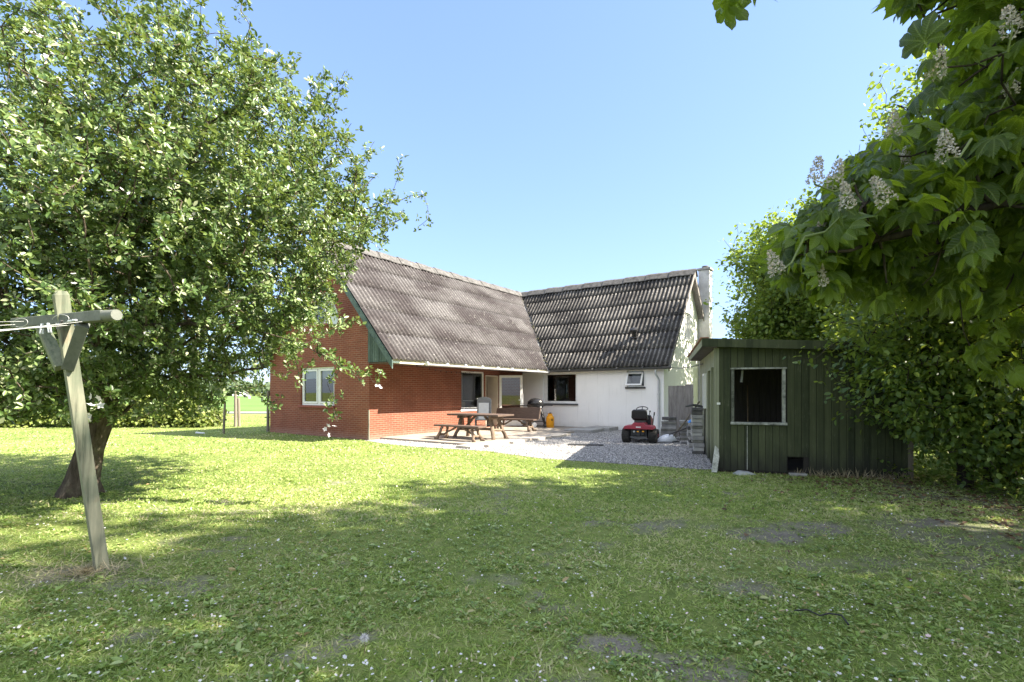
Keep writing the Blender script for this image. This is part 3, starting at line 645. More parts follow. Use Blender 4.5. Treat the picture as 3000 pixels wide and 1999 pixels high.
# moss tufts in the valley and along the eaves
tp = Template([(0,0,0),(.5,.1,.1),(.1,.5,.12),(-.45,.2,.1),(-.2,-.45,.1),(.3,-.4,.1),(0,0,.45)], [(1,2,6),(2,3,6),(3,4,6),(4,5,6),(5,1,6)])
n = 60; tt = rng.random(n); mp_ = np.array([va + (vb-va)*t for t in tt]) + np.stack([rng.normal(0, .05, n), rng.normal(0, .05, n), np.full(n, .05)], -1)
n2 = 160; kk = rng.uniform(-.3, 11, n2); t2 = rng.random(n2)
mp2 = np.array([PA(a, t, .03) for a, t in zip(kk, t2) ]); ok = kk < EKB+(RK-EKB)*t2-.2; mp2 = mp2[ok]
allp = np.concatenate([mp_, mp2]); sz = np.concatenate([rng.uniform(.05, .12, n), rng.uniform(.02, .05, len(mp2))])
MMOSS = plain("roof_moss", (0.03, 0.03, 0.015), (0.09, 0.085, 0.045), 20, 0.95, 0, 0.5)
mo = scatter("moss", tp, allp, np.tile((1, 0, 0), (len(allp), 1)) + rng.normal(0, .3, (len(allp), 3)), np.tile(tuple(nA), (len(allp), 1)), sz, rng.random(len(allp)), MMOSS, house); tag(mo, kind='stuff')
# verge: barge boards, flaking green gable infill beside the brick, soffit and fascia
mb = MB()
def slopebox(mb, s0, s1, k0, k1, off0, off1):
    z = lambda s: EZ + SLA*(ES-s) if s > RS else RZ - SLA*(RS-s)
    vs = [Vector((s, k, z(s)+o)) for k in (k0, k1) for s in (s0, s1) for o in (off0, off1)]
    mb.add(vs, [(0, 2, 3, 1), (4, 5, 7, 6), (0, 1, 5, 4), (2, 6, 7, 3), (0, 4, 6, 2), (1, 3, 7, 5)])
slopebox(mb, RS, ES-.02, -.335, -.30, -.30, -.04); slopebox(mb, ESl+.02, RS, -.335, -.30, -.30, -.04)
mb.build("bargeboard", MVERGE_LOW, house)
mb = MB(); x = .012
while x < 1.30:
    zt = EZ + SLA*(ES-x-.05) - .12
    zb = 2.44
    if zt > zb + .02: mb.add([(x, -.05, zb), (x+.10, -.05, zb), (x+.10, -.05, zt), (x, -.05, zt+.11), (x, -.025, zb), (x+.10, -.025, zb), (x+.10, -.025, zt), (x, -.025, zt+.11)], [(0, 1, 2, 3), (7, 6, 5, 4), (0, 4, 5, 1), (1, 5, 6, 2), (2, 6, 7, 3), (3, 7, 4, 0)])
    x += .108
mb.build("gable_boarding", MVERGE, house)
MB().add([(.01, -.022, 2.44), (1.38, -.022, 2.44), (.01, -.022, EZ+SLA*ES-.15)], [(0, 1, 2)]).build("boarding_backing", MDARK, house)
mb = MB(); slopebox(mb, .0, ES-.05, -.30, 0, -.16, -.12); slopebox(mb, RS, 0, -.30, 0, -.12, -.09); slopebox(mb, ESl+.05, RS, -.30, 0, -.12, -.09); mb.build("verge_soffit", MVERGE_LOW, house)
MB().box(.012, 1.36, -.02, 8.58, 2.40, 2.43).build("soffit", MPLANK, house)
MB().box(1.365, 1.40, -.31, 8.45, 2.36, 2.50).build("fascia", MCREAM, house, bevel=.004)
MB().box(.02, 6.68, EKB+.06, EKB+.09, 2.38, 2.50).build("fascia", MGUTD, house)
# white wing verge boards
def slopeboxB(mb, k0, k1, s0, s1, o0, o1):
    z = lambda k: RZ - SLB*abs(k-RK)
    vs = [Vector((s, k, z(k)+o)) for s in (s0, s1) for k in (k0, k1) for o in (o0, o1)]
    mb.add(vs, [(0, 2, 3, 1), (4, 5, 7, 6), (0, 1, 5, 4), (2, 6, 7, 3), (0, 4, 6, 2), (1, 3, 7, 5)])
mb = MB(); slopeboxB(mb, EKB+.02, RK, 6.69, 6.72, -.24, -.035); slopeboxB(mb, RK, EKb-.02, 6.69, 6.72, -.24, -.035)
mb.build("bargeboard", MBOARD, house)
mb = MB(); slopeboxB(mb, EKB+.05, RK, 6.45, 6.69, -.12, -.09); slopeboxB(mb, RK, EKb-.05, 6.45, 6.69, -.12, -.09); mb.build("verge_soffit", MBOARD, house)
# chimney
mb = MB().box(6.46, 6.94, 13.22, 13.72, -.05, 7.0)
ch = mb.build("chimney", None or plain("stained_chimney_render", (0.30, 0.29, 0.29), (0.74, 0.73, 0.71), 1.6, 0.9, 0, 0.4), house, bevel=.02)
MB().box(6.41, 6.99, 13.17, 13.77, 7.002, 7.10).build("chimney_cap", MCONC, ch, bevel=.015)
MB().lathe([(.15, 7.101), (.15, 7.20), (.13, 7.22)], 16, Matrix.Translation((6.70, 13.47, 0))).build("flue_pot", MCONCD, ch)
for i in range(9):
    z = 5.0 + .24*i; MB().tube([(6.94, 13.3, z), (7.04, 13.28, z+.03), (7.13, 13.27, z-.01)], .006, 4).build("wire_hook", MGUTD, ch)
# gutters and downpipe
def gutter(name, p0, p1, r, mat, label):
    p0 = Vector(p0); p1 = Vector(p1); d = (p1-p0).normalized(); sd_ = d.cross(Vector((0, 0, 1))).normalized(); mb = MB(); vs = []
    n = 9
    for p in (p0, p1):
        for rr in (r, r*.86):
            for j in range(n):
                t = math.pi + math.pi*j/(n-1); vs.append(p + sd_*rr*math.cos(t) + Vector((0, 0, rr*math.sin(t))))
    fs = []
    for j in range(n-1): fs += [(j, j+1, 2*n+j+1, 2*n+j), (n+j, 3*n+j, 3*n+j+1, n+j+1)]
    fs += [(0, 2*n, 3*n, n), (n-1, 2*n-1, 4*n-1, 3*n-1)]
    fs += [tuple(list(range(n)) + list(range(2*n-1, n-1, -1))), tuple(list(range(3*n, 4*n)) + list(range(3*n-1, 2*n-1, -1)))]
    mb.add(vs, fs); L = (p1-p0).length
    for i in range(int(L/0.9)+1):
        c = p0 + d*(L*i/max(1, int(L/0.9)))
        mb.tube([c - d*.025, c + d*.025], r*1.08, 12)
    o = mb.build(name, mat, house, smooth=True); o['label'] = label; return o
gutter("gutter", (ES+.035, 1.05, 2.40), (ES+.035, 8.42, 2.38), .062, MGUT, "pale grey gutter along the brick wing eave")
gutter("gutter", (ES+.02, EKB-.05, 2.41), (6.78, EKB-.05, 2.44), .06, MGUTD, "black gutter along the white wing eave")
MB().tube([(6.22, EKB-.05, 2.36), (6.22, EKB-.05, 2.22), (6.24, EKB, 2.14), (6.27, 8.50, 2.03), (6.28, 8.53, 1.95), (6.28, 8.53, .05)], .042, 10).tube([(6.28, 8.53, 1.40), (6.28, 8.53, 1.46)], .052, 10).tube([(6.28, 8.53, .6), (6.28, 8.53, .66)], .052, 10).build("downpipe", MZINC, house, smooth=True)
# roof vent
vp = Vector(PB(4.98, .30, .0)); MB().lathe([(.17, 0), (.17, .03), (.11, .05), (.11, .26), (.17, .27), (.17, .36), (.12, .40)], 14, Matrix.Translation(vp - nB*.02) @ Matrix.Rotation(R(24), 4, 'X')).build("roof_vent", MBLACK, house, smooth=True)
# house corner down-rod at the brick corner
MB().tube([(.04, -.04, 0), (.05, -.04, .55), (.04, -.035, .95)], .03, 6).build("corner_pipe", MPOLE, house)

# satellite dish
dish = thing("satellite_dish", "round pale grey satellite dish on the brick gable wall", "satellite dish", H(-1.33, -.0)+(4.0,), HR)
M = Matrix.Translation((0, -.36, 0)) @ Matrix.Rotation(R(100), 4, 'X') @ Matrix.Rotation(R(-10), 4, 'Y')
prof = [(.001, -.062), (.12, -.055), (.24, -.03), (.34, .0), (.36, .008), (.36, .018), (.33, .01), (.24, -.02), (.12, -.045), (.001, -.052)]
MB().lathe(prof, 32, M).build("dish", MDISH, dish, smooth=True)
MB().tube([(0, -.02, -.15), (0, -.16, -.15), (0, -.25, -.02)], .022, 8).box(-.08, .08, -.03, -.004, -.25, -.05).build("wall_mount", MZINC, dish)
MB().tube([(0, -.35, -.34), (0, -.62, -.28), (0, -.68, -.12)], .012, 6).build("feed_arm", MZINC, dish)
MB().tube([(0, -.64, -.12), (0, -.72, -.09)], .03, 8).build("receiver", MBLACK, dish)

# wire from house eave to shed, string of cable under the brick wing eave
a = Vector(H(6.75, 8.38)+(2.43,)); b = Vector(S(-.02, 3.4)+(2.22,))
pts = [a.lerp(b, t) - Vector((0, 0, .06*4*t*(1-t))) for t in np.linspace(0, 1, 12)]
tag(MB().tube(pts, .012, 6).build("overhead_cable", MGUTD), "dark cable strung from the white wing eave to the green shed", "cable")
pts = []
for i, t in enumerate(np.linspace(0, 1, 24)):
    s_, k_ = 1.36 - 1.30*t, .6 + 4.5*t; x, y = H(s_, k_); pts.append((x, y, 2.37 - .10*math.sin(math.pi*t) - .06*t))
lc = thing("hanging_cable", "thin dark cable with small bulbs sagging under the brick wing eave", "cable", (0, 0, 0))
MB().tube(pts, .006, 5).build("wire", MGUTD, lc)
for p in pts[1:-1:2]: MB().tube([Vector(p)-Vector((0, 0, .004)), Vector(p)-Vector((0, 0, .05))], [.008, .016], 6).build("bulb", MBLACK, lc)

# ------------------------------------------------------------------ edge slabs along the patio
st = [(.12, 0, .0), (.72, 1, .12), (1.32, 2, .0), (1.9, 3, .14), (2.5, 4, .02), (3.1, 5, .16), (3.68, 6, .05), (4.3, 7, .15), (4.9, 8, .06)]
proto = None
for (k, i, off) in st:
    if proto is None: proto = MB().box(-.26, .26, -.28, .28, -.03, .075).build("edge_slab", MSTEP, bevel=.01); o = proto
    else: o = proto.copy(); COL.objects.link(o)
    x, y = H(4.02+off, k); o.location = (x, y, 0.0); o.rotation_euler = (0, 0, HR + random.uniform(-.06, .06))
    tag(o, "worn pale slab in the stepped edge between patio and gravel", "paving slab", "slabs along the patio edge")
for (k, s_, w, l, z, lab) in ((6.9, 3.95, .55, .62, .0, "grey slab at the patio corner, lower of the two"), (8.05, 4.15, .5, .5, .02, "grey slab at the patio corner, against the white wall")):
    o = MB().box(-w, w, -l, l, -.04, .12).build("corner_slab", MCONC, bevel=.012); x, y = H(s_, k); o.location = (x, y, z); o.rotation_euler = (0, 0, HR+.05)
    tag(o, lab, "paving slab", "slabs at the patio corner")

# ------------------------------------------------------------------ shed
shed = thing("garden_shed", "dark green boarded shed with a glassless window and flat roof", "shed", (D0[0], D0[1], 0), SR)
SW, SD = 3.06, 4.70
ht = lambda x: 2.36 - .052*x
SWIN = (.28, 1.12, .95, 1.93); SHOLE = (1.20, 1.46, .02, .33)
mb = MB(); i = 0; x = 0.0
while x < SW - .02:
    w = min(.112, SW-x); x1 = x + w; segs = [[.05 + random.uniform(-.03, .02), ht(x+w/2)]]
    for (a, b, lo, hi) in (SWIN, SHOLE):
        ns = []
        for s0, s1 in segs:
            if x1 > a + .01 and x < b - .01:
                if lo - s0 > .02: ns.append([s0, lo])
                if s1 - hi > .02: ns.append([hi, s1])
            else: ns.append([s0, s1])
        segs = ns
    for s0, s1 in segs:
        d = random.uniform(0, .004); mb.box(x, x1, -.022-d, -.002, s0, s1)
    x += .119
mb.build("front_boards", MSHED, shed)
# backing behind the boards, with the openings left free
def sheet_holes(name, mp, us, top, holes, mat, z0=0.02):
    mb = MB(); cuts = sorted(set(list(us) + [h[0] for h in holes] + [h[1] for h in holes]))
    for a, b in zip(cuts[:-1], cuts[1:]):
        hs = sorted([h for h in holes if h[0] <= a+1e-6 and h[1] >= b-1e-6], key=lambda h: h[2]); zs = [z0]
        for h in hs: zs += [h[2], h[3]]
        zs.append(None)
        for i in range(0, len(zs), 2):
            lo, hi = zs[i], zs[i+1]; t0 = top(a) if hi is None else hi; t1 = top(b) if hi is None else hi
            if min(t0, t1) - lo < .01: continue
            vs = [mp(a, 0, lo), mp(b, 0, lo), mp(b, 0, t1), mp(a, 0, t0), mp(a, -.03, lo), mp(b, -.03, lo), mp(b, -.03, t1), mp(a, -.03, t0)]
            mb.add(vs, [(0, 1, 2, 3), (7, 6, 5, 4), (0, 4, 5, 1), (1, 5, 6, 2), (2, 6, 7, 3), (3, 7, 4, 0)])
    return mb.build(name, mat, shed)
sheet_holes("wall_lining", lambda u, d, w: Vector((u, -d, w)), [0.03, SW-.01], ht, [SWIN, SHOLE], MDARK)
SDOOR = (.78, 1.50, .06, 1.95); SWINL = (2.5, 3.05, 1.12, 1.95)
sheet_holes("side_wall", lambda u, d, w: Vector((-d, u, w)), [0.0, SD], lambda u: 2.36, [SDOOR, SWINL], MSHED_BOUNCE)
MB().box(SW-.03, SW, 0.0, SD, .02, 2.20).build("side_wall", MSHED, shed)
MB().box(0.035, SW-.035, SD-.03, SD, .02, 2.20).build("back_wall", MSHED, shed)
MB().box(.04, SW-.04, .04, SD-.04, .0, .06).build("floor", MDARK, shed)
# inner partition with boards seen through the window
mb = MB(); x = .05
while x < SW-.15: mb.box(x, x+.108, 2.0, 2.02+random.uniform(0, .006), .06, 2.15); x += .113
mb.build("inner_boards", MINNER, shed)
# roof: felt deck with deep fascia
def rz(x): return ht(x) + .02
mb = MB(); x0, x1, y0, y1 = -.26, SW+.15, -.16, SD+.2
mb.add([(x0, y0, rz(x0)), (x1, y0, rz(x1)), (x1, y1, rz(x1)), (x0, y1, rz(x0)), (x0, y0, rz(x0)+.11), (x1, y0, rz(x1)+.11), (x1, y1, rz(x1)+.11), (x0, y1, rz(x0)+.11)], [(0, 3, 2, 1), (4, 5, 6, 7), (0, 1, 5, 4), (1, 2, 6, 5), (2, 3, 7, 6), (3, 0, 4, 7)])
ro = mb.build("roof", MFELT, shed)
MB().add([(x0-.02, y0-.025, rz(x0)-.03), (x1, y0-.025, rz(x1)-.03), (x1, y0-.025, rz(x1)+.125), (x0-.02, y0-.025, rz(x0)+.125), (x0-.02, y0-.003, rz(x0)-.03), (x1, y0-.003, rz(x1)-.03), (x1, y0-.003, rz(x1)+.125), (x0-.02, y0-.003, rz(x0)+.125)], [(0, 1, 2, 3), (7, 6, 5, 4), (0, 4, 5, 1), (1, 5, 6, 2), (2, 6, 7, 3), (3, 7, 4, 0)]).build("fascia", MSHED, ro)
MB().box(x0-.025, x0-.003, y0, y1, rz(x0)-.03, rz(x0)+.10).build("fascia", MSHED_BOUNCE, ro)
mb = MB(); y = y0
while y < y1: mb.box(x0-.05, x0+.10, y, y+.30, rz(x0)+.112+random.uniform(0, .012), rz(x0)+.145); y += .31
mb.build("edge_tiles", MTILE, ro)
# window frame, worn
a, b, lo, hi = SWIN
MB().box(b-.012, b+.04, -.05, .03, lo, hi).build('window_frame', MWORNMID, shed, bevel=.005); f = MB().box(a-.035, a+.015, -.05, .03, lo, hi); wf = f.build("window_frame", MWORNDARK, shed, bevel=.005)
MB().box(a-.05, b+.07, -.075, .03, lo-.05, lo-.002).build("sill", MWORNMID, wf, bevel=.008)
MB().box(a-.05, b+.06, -.065, -.02, hi+.002, hi+.03).build("drip_strip", MWORNMID, wf)
# corner boards, door frame, side window
MB().box(-.025, .03, -.045, -.026, .30, 2.34).box(-.055, -.032, -.045, .05, .30, 2.34).build("corner_board", MSHED_BOUNCE, shed)
a, b, lo, hi = SDOOR
dfm = MB().box(-.055, -.002, a-.07, a-.002, lo, hi+.06).box(-.055, -.002, b+.002, b+.07, lo, hi+.06).box(-.055, -.002, a, b, hi+.002, hi+.06).build("door_frame", MSHED_BOUNCE, shed, bevel=.004)
a, b, lo, hi = SWINL
MB().box(-.05, .02, a, a+.05, lo, hi).box(-.05, .02, b-.05, b, lo, hi).box(-.05, .02, a+.05, b-.05, lo, lo+.05).box(-.05, .02, a+.05, b-.05, hi-.05, hi).build("side_window", MWHITE, shed)
# grey corner post at the right end and pale crack strip
MB().box(SW+.002, SW+.07, -.06, .0, .0, 1.1).build("corner_post", MPOLE, shed)
MB().box(.515, .524, -.0295, -.0275, .06, .88).build("pale_crack", MWORNWHITE, shed)
MB().bar((.035, .03, 1.30), (.035, -.06, 1.30), .02, .02).box(-.01, .05, -.055, -.046, 1.27, 1.31).build("latch", MWHITE, shed)
# things inside the shed
o = MB().tube([(.72, 1.2, .07), (.80, 1.85, 1.65)], .014, 7).build("broom_handle", MLOG); o.location = (D0[0], D0[1], 0); o.rotation_euler = (0, 0, SR)
tag(o, "thin wooden pole leaning inside the shed, seen through its window", "pole")
o = MB().tube([(.50, .45, 2.2), (.50, .45, 1.93)], .006, 5).tube([(.505, .45, 1.93), (.485, .45, 1.70)], [.018, .026], 8).build("hanging_tube", MPEG); o.location = (D0[0], D0[1], 0); o.rotation_euler = (0, 0, SR)
tag(o, "small white tube hanging inside the shed window", "lamp")
# white board at the shed corner
o = MB().prism([(-.05, .0), (.045, .0), (.09, .30), (.08, .44), (.02, .50), (-.01, .33)], lambda a, b, d: Vector((a, d, b)), -.03, .03).build("white_board", MWORNWHITE, bevel=.006)
o.location = S(-.06, -.12) + (0,); o.rotation_euler = (R(-8), 0, SR); tag(o, "broken white painted board propped at the foot of the shed corner", "board")
o = MB().prism([(-.16, .0), (-.05, .06), (.12, .045), (.2, .015), (.05, 0)], lambda a, b, d: Vector((a, d, b)), -.10, .10).build("plastic_scrap", MZINC)
o.location = S(.42, -.22) + (0,); o.rotation_euler = (0, 0, SR+.2); tag(o, "crumpled grey plastic scrap lying below the shed window", "scrap")
o = MB().box(-.14, .14, -.06, .06, 0, .05).build("threshold_stone", MCONC, bevel=.01); o.location = S(1.34, -.14)+(0,); o.rotation_euler = (0, 0, SR+.05)
tag(o, "flat grey stone under the hatch hole in the shed", "stone")
# ------------------------------------------------------------------ rustic garden furniture
def log(mb, p0, p1, r0, r1, wob=.025, n=6, sides=8):
    p0 = Vector(p0); p1 = Vector(p1); pts = []; rad = []
    for i in range(n):
        t = i/(n-1); p = p0.lerp(p1, t)
        if 0 < i < n-1: p += Vector((random.uniform(-wob, wob), random.uniform(-wob, wob), 0))
        pts.append(p); rad.append((r0+(r1-r0)*t)*random.uniform(.88, 1.15))
    return mb.tube(pts, rad, sides)
def live_plank(mb, L, W, z0, z1, n=14, wob=.02):
    top = []; ph = random.uniform(0, 6)
    for i in range(n+1): x = -L/2 + L*i/n; top.append((x, -W/2 + wob*math.sin(3.1*x+ph) + random.uniform(-.006, .006)))
    for i in range(n, -1, -1): x = -L/2 + L*i/n; top.append((x, W/2 + wob*math.sin(2.3*x+ph+1) + random.uniform(-.006, .006)))
    return mb.prism(top, lambda a, b, d: Vector((a, b, d)), z0, z1)
def hloc(s, k, z=PZ): return H(s, k) + (z,)
tb = thing("picnic_table", "rustic brown plank table on crooked log legs on the patio", "table", hloc(2.78, 2.10), HR)
mb = MB(); live_plank(mb, 2.05, .43, .71, .765).build("tabletop", MPLANK, tb, bevel=.006).location = (0, -.225, 0)
mb = MB(); live_plank(mb, 2.0, .43, .71, .763).build("tabletop", MPLANK, tb, bevel=.006).location = (0, .225, 0)
for sx in (-1, 1):
    for sy in (-1, 1):
        m_ = log(MB(), (sx*.56, sy*.17, .71), (sx*.78, sy*.33, 0), .055, .06); log(m_, (sx*.78, sy*.33, .0), (sx*.80, sy*.37, .03), .065, .045, 0, 3)
        m_.build("leg", MLOG, tb, smooth=True)
    log(MB(), (sx*.64, -.33, .66), (sx*.64, .33, .66), .05, .045).build("crossbar", MLOG, tb, smooth=True)
    log(MB(), (sx*.18, 0, .69), (sx*.70, .0, .26), .04, .035).build("brace", MLOG, tb, smooth=True)
    log(MB(), (sx*.70, -.27, .30), (sx*.70, .27, .26), .04, .04).build("rung", MLOG, tb, smooth=True)
log(MB(), (-.66, 0, .30), (.66, 0, .29), .035, .04).build("stretcher", MLOG, tb, smooth=True)
def bench(loc, rz, label, back):
    t = thing("garden_bench", label, "bench", loc, rz)
    live_plank(MB(), 1.8, .36, .40, .45).build("seat", MPLANK, t, bevel=.005)
    for sx in (-1, 1):
        for sy in (-1, 1):
            m_ = log(MB(), (sx*.58, sy*.10, .40), (sx*.72, sy*.20, 0), .042, .05); log(m_, (sx*.70, sy*.18, .05), (sx*.80, sy*.24, .02), .045, .035, 0, 3)
            m_.build("leg", MLOG, t, smooth=True)
        log(MB(), (sx*.14, 0, .385), (sx*.64, 0, .14), .032, .03).build("brace", MLOG, t, smooth=True)
        log(MB(), (sx*.68, -.17, .16), (sx*.68, .17, .14), .035, .035).build("rung", MLOG, t, smooth=True)
    if back:
        M = Matrix.Translation((0, .20, .64)) @ Matrix.Rotation(R(72), 4, 'X')
        mb = MB(); live_plank(mb, 1.95, .44, -.025, .03); mb.v = [tuple(M @ Vector(p)) for p in mb.v]; mb.build("backrest", MPLANK, t, bevel=.006)
        for sx in (-1, 1): log(MB(), (sx*.66, .13, .36), (sx*.66, .22, .58), .045, .04, .01).build("back_support", MLOG, t, smooth=True)
bench(hloc(2.72, 1.17), HR, "low backless log bench in front of the plank table", False)
bench(hloc(1.85, 5.35), HR+.05, "rustic plank bench with a wide curved backrest near the barbecue", True)
# chair
chx = thing("garden_chair", "tall charcoal garden chair behind the plank table", "chair", hloc(.98, 4.55), HR + R(35))
M = Matrix.Translation((0, .22, .42)) @ Matrix.Rotation(R(-10), 4, 'X')
f = MB()
prof = [(-.27, 0), (-.27, .70)] + [(-.27+.54*i/8, .70 + .13*math.sin(math.pi*i/8)) for i in range(1, 8)] + [(.27, .70), (.27, 0), (.21, 0), (.21, .66), (.12, .72), (0, .74), (-.12, .72), (-.21, .66), (-.21, 0)]
n = len(prof); vs = [M @ Vector((a, d, b)) for d in (-.02, .025) for a, b in prof]
m1 = MB(); oi = list(range(0, 11)); ii = list(range(n-1, 10, -1))
# frame built as bars to stay a clean ring
for sx in (-1, 1): f.box(sx*.24-.035, sx*.24+.035, -.02, .025, -.05, .74, M)
f.prism([(-.275, .66), (.275, .66), (.265, .78), (.16, .84), (0, .865), (-.16, .84), (-.265, .78)], lambda a, b, d: M @ Vector((a, d, b)), -.021, .026)
f.build("back_frame", MGREYPL, chx, bevel=.006)
MB().box(-.205, .205, -.008, .012, .02, .66, M).build("back_panel", MGREYSL, chx)
MB().box(-.26, .26, -.28, .22, .40, .44).build("seat", MGREYPL, chx, bevel=.012)
for sx in (-1, 1):
    MB().box(sx*.30-.03, sx*.30+.03, -.26, .24, .62, .65).build("armrest", MGREYPL, chx, bevel=.01)
    MB().bar((sx*.29, -.22, .62), (sx*.30, -.27, 0), .035, .045).build("leg", MGREYPL, chx); MB().bar((sx*.28, .18, .62), (sx*.31, .33, 0), .035, .045).build("leg", MGREYPL, chx)
MB().bar((-.3, .25, .2), (.3, .25, .2), .03, .03).build("stretcher", MGREYPL, chx)
# barbecue
bq = thing("gas_barbecue", "black gas barbecue with a domed lid on a wheeled stand", "barbecue", hloc(1.42, 7.45), R(-6))
M = Matrix.Translation((0, 0, .92)) @ Matrix.Diagonal((1.25, .85, 1.0, 1))
MB().lathe([(.275, 0), (.28, .03), (.265, .12), (.22, .20), (.14, .255), (.05, .275), (.001, .28)], 28, M).build("lid", MBLACKG, bq, smooth=True)
M = Matrix.Translation((0, 0, .72)) @ Matrix.Diagonal((1.25, .85, 1.0, 1))
MB().lathe([(.12, 0), (.20, .02), (.26, .10), (.275, .19)], 28, M).build("bowl", MBLACK, bq, smooth=True)
MB().tube([(-.16, -.23, 1.0), (-.14, -.29, 1.0), (.14, -.29, 1.0), (.16, -.23, 1.0)], .014, 8).build("lid_handle", MBLACK, bq)
MB().box(.33, .72, -.16, .16, .885, .915).bar((.30, 0, .86), (.45, 0, .89), .05, .02).build("side_table", MBLACK, bq, bevel=.008)
MB().box(-.66, -.33, -.16, .16, .885, .915).build("side_table", MBLACK, bq, bevel=.008)
MB().lathe([(.03, 0), (.036, .03), (.02, .035)], 14, Matrix.Translation((.24, -.235, .83)) @ Matrix.Rotation(R(90), 4, 'X')).build("control_knob", MWHITE, bq)
for sy in (-1, 1):
    MB().tube([(.20, sy*.13, .80), (.27, sy*.16, .62), (.36, sy*.2, .25), (.42, sy*.22, .10)], [.045, .05, .045, .045], 8).build("leg", MBLACK, bq, smooth=True)
    MB().tube([(-.20, sy*.13, .76), (-.26, sy*.17, .45), (-.32, sy*.2, .02)], [.035, .035, .03], 8).build("leg", MBLACK, bq, smooth=True)
    w = MB().lathe([(.095, -.03), (.105, -.02), (.105, .02), (.095, .03)], 20, Matrix.Translation((.44, sy*.25, .105)) @ Matrix.Rotation(R(90), 4, 'X')).build("wheel", MRUBBER, bq, smooth=True)
    MB().lathe([(.06, -.034), (.065, 0), (.06, .034)], 14, Matrix.Translation((.44, sy*.25, .105)) @ Matrix.Rotation(R(90), 4, 'X')).build("hub", MBLACK if sy > 0 else MGUTD, w)
MB().lathe([(.095, -.02), (.10, 0), (.095, .02)], 18, Matrix.Translation((-.02, -.32, .10)) @ Matrix.Rotation(R(90), 4, 'X')).build("spare_wheel", MGUT, bq, smooth=True)
MB().box(-.28, .38, -.15, .15, .22, .245).build("lower_shelf", MBLACK, bq)
# gas bottle
gb = thing("gas_bottle", "yellow gas bottle standing by the barbecue against the white wall", "gas bottle", hloc(2.08, 7.55))
MB().lathe([(.15, 0), (.16, .005), (.16, .05), (.135, .055)], 24).build("foot_ring", MYEL, gb, smooth=True)
MB().lathe([(.10, .05), (.15, .065), (.165, .10), (.167, .36), (.16, .42), (.13, .475), (.08, .50), (.03, .505)], 28).build("bottle", MYEL, gb, smooth=True)
cl = MB()
for a0_, a1_ in ((20, 160), (200, 340)):
    n = 8; P = []
    for j in range(n+1):
        t = R(a0_+(a1_-a0_)*j/n); P.append((math.cos(t), math.sin(t)))
    for j in range(n):
        (c0, s0), (c1, s1) = P[j], P[j+1]
        cl.add([(.105*c0, .105*s0, .47), (.105*c1, .105*s1, .47), (.10*c1, .10*s1, .57), (.10*c0, .10*s0, .57), (.098*c0, .098*s0, .47), (.098*c1, .098*s1, .47), (.093*c1, .093*s1, .57), (.093*c0, .093*s0, .57)], [(0, 1, 2, 3), (7, 6, 5, 4), (3, 2, 6, 7), (0, 4, 5, 1), (0, 3, 7, 4), (1, 5, 6, 2)])
cl.lathe([(.09, .462), (.108, .462), (.108, .474), (.09, .474)], 24).build("collar", MYEL, gb)
MB().lathe([(.03, .50), (.035, .54), (.05, .56), (.05, .60), (.02, .615)], 12).tube([(-.04, 0, .58), (-.11, -.02, .59)], .018, 8).build("valve", MBLACK, gb)
mk_ = MB(); rr = .1685
for (t0, t1, z0_, z1_) in ((-78, -52, .33, .36), (-80, -50, .285, .32)):
    for j in range(5):
        a = R(t0+(t1-t0)*j/5); b = R(t0+(t1-t0)*(j+1)/5 - 1.2)
        mk_.add([(rr*math.cos(a), rr*math.sin(a), z0_), (rr*math.cos(b), rr*math.sin(b), z0_), (rr*math.cos(b), rr*math.sin(b), z1_), (rr*math.cos(a), rr*math.sin(a), z1_)], [(0, 1, 2, 3)])
mk_.build("printed_mark", MBLACK, gb)
p0 = Vector(H(2.0, 7.53) + (PZ+.59,)); p1 = Vector(H(1.62, 7.30) + (PZ+.78,))
tag(MB().tube([p0.lerp(p1, t) - Vector((0, 0, .05*math.sin(math.pi*t))) for t in np.linspace(0, 1, 9)], .009, 6).build("gas_hose", MGUTD), "thin rubber hose running from the barbecue to the yellow bottle", "hose")

# ------------------------------------------------------------------ riding mower
mw = thing("riding_mower", "small red riding mower parked with its back to us on the gravel", "mower", (3.80, 15.25, .006), R(-22))
def wheel(x, y, r, w, rim):
    M = Matrix.Translation((x, y, r)) @ Matrix.Rotation(R(90), 4, 'Y')
    prof = [(r*.55, -w/2), (r*.86, -w/2), (r*.97, -w*.38), (r, -w*.2), (r, w*.2), (r*.97, w*.38), (r*.86, w/2), (r*.55, w/2)]
    mb = MB().lathe(prof, 28, M)
    for i in range(14):
        a = 2*math.pi*i/14; c = M @ Matrix.Rotation(a, 4, 'Z')
        for sg in (-1, 1): mb.box(r-.012, r+.007, -.012, .012, sg*w*.02 if sg > 0 else -w*.42, w*.42 if sg > 0 else -w*.02, c @ Matrix.Rotation(sg*.12, 4, 'Z'))
    t = mb.build("wheel", MRUBBER, mw)
    MB().lathe([(r*.2, -w*.46), (r*.54, -w*.40), (r*.54, w*.40), (r*.2, w*.46)], 18, M).build("rim", rim, t)
for sx in (-1, 1): wheel(sx*.385, 0, .215, .235, MBLACK); wheel(sx*.36, 1.12, .165, .15, MBLACK)
prof = [(-.435, .41), (.435, .41), (.44, .45), (.40, .505), (.20, .525), (.15, .60), (-.15, .60), (-.20, .525), (-.40, .505), (-.44, .45)]
MB().prism(prof, lambda a, b, d: Vector((a, d, b)), -.26, .34).build("rear_fender", MRED, mw, bevel=.015)
MB().box(-.07, .07, -.264, -.2605, .46, .49).build("rear_plate", MWHITE, mw)
MB().box(-.24, .24, -.16, .30, .17, .405).box(-.17, .17, -.2, -.16, .22, .38).box(-.05, .05, -.23, -.2, .2, .40).build("transmission", MBLACK, mw, bevel=.02)
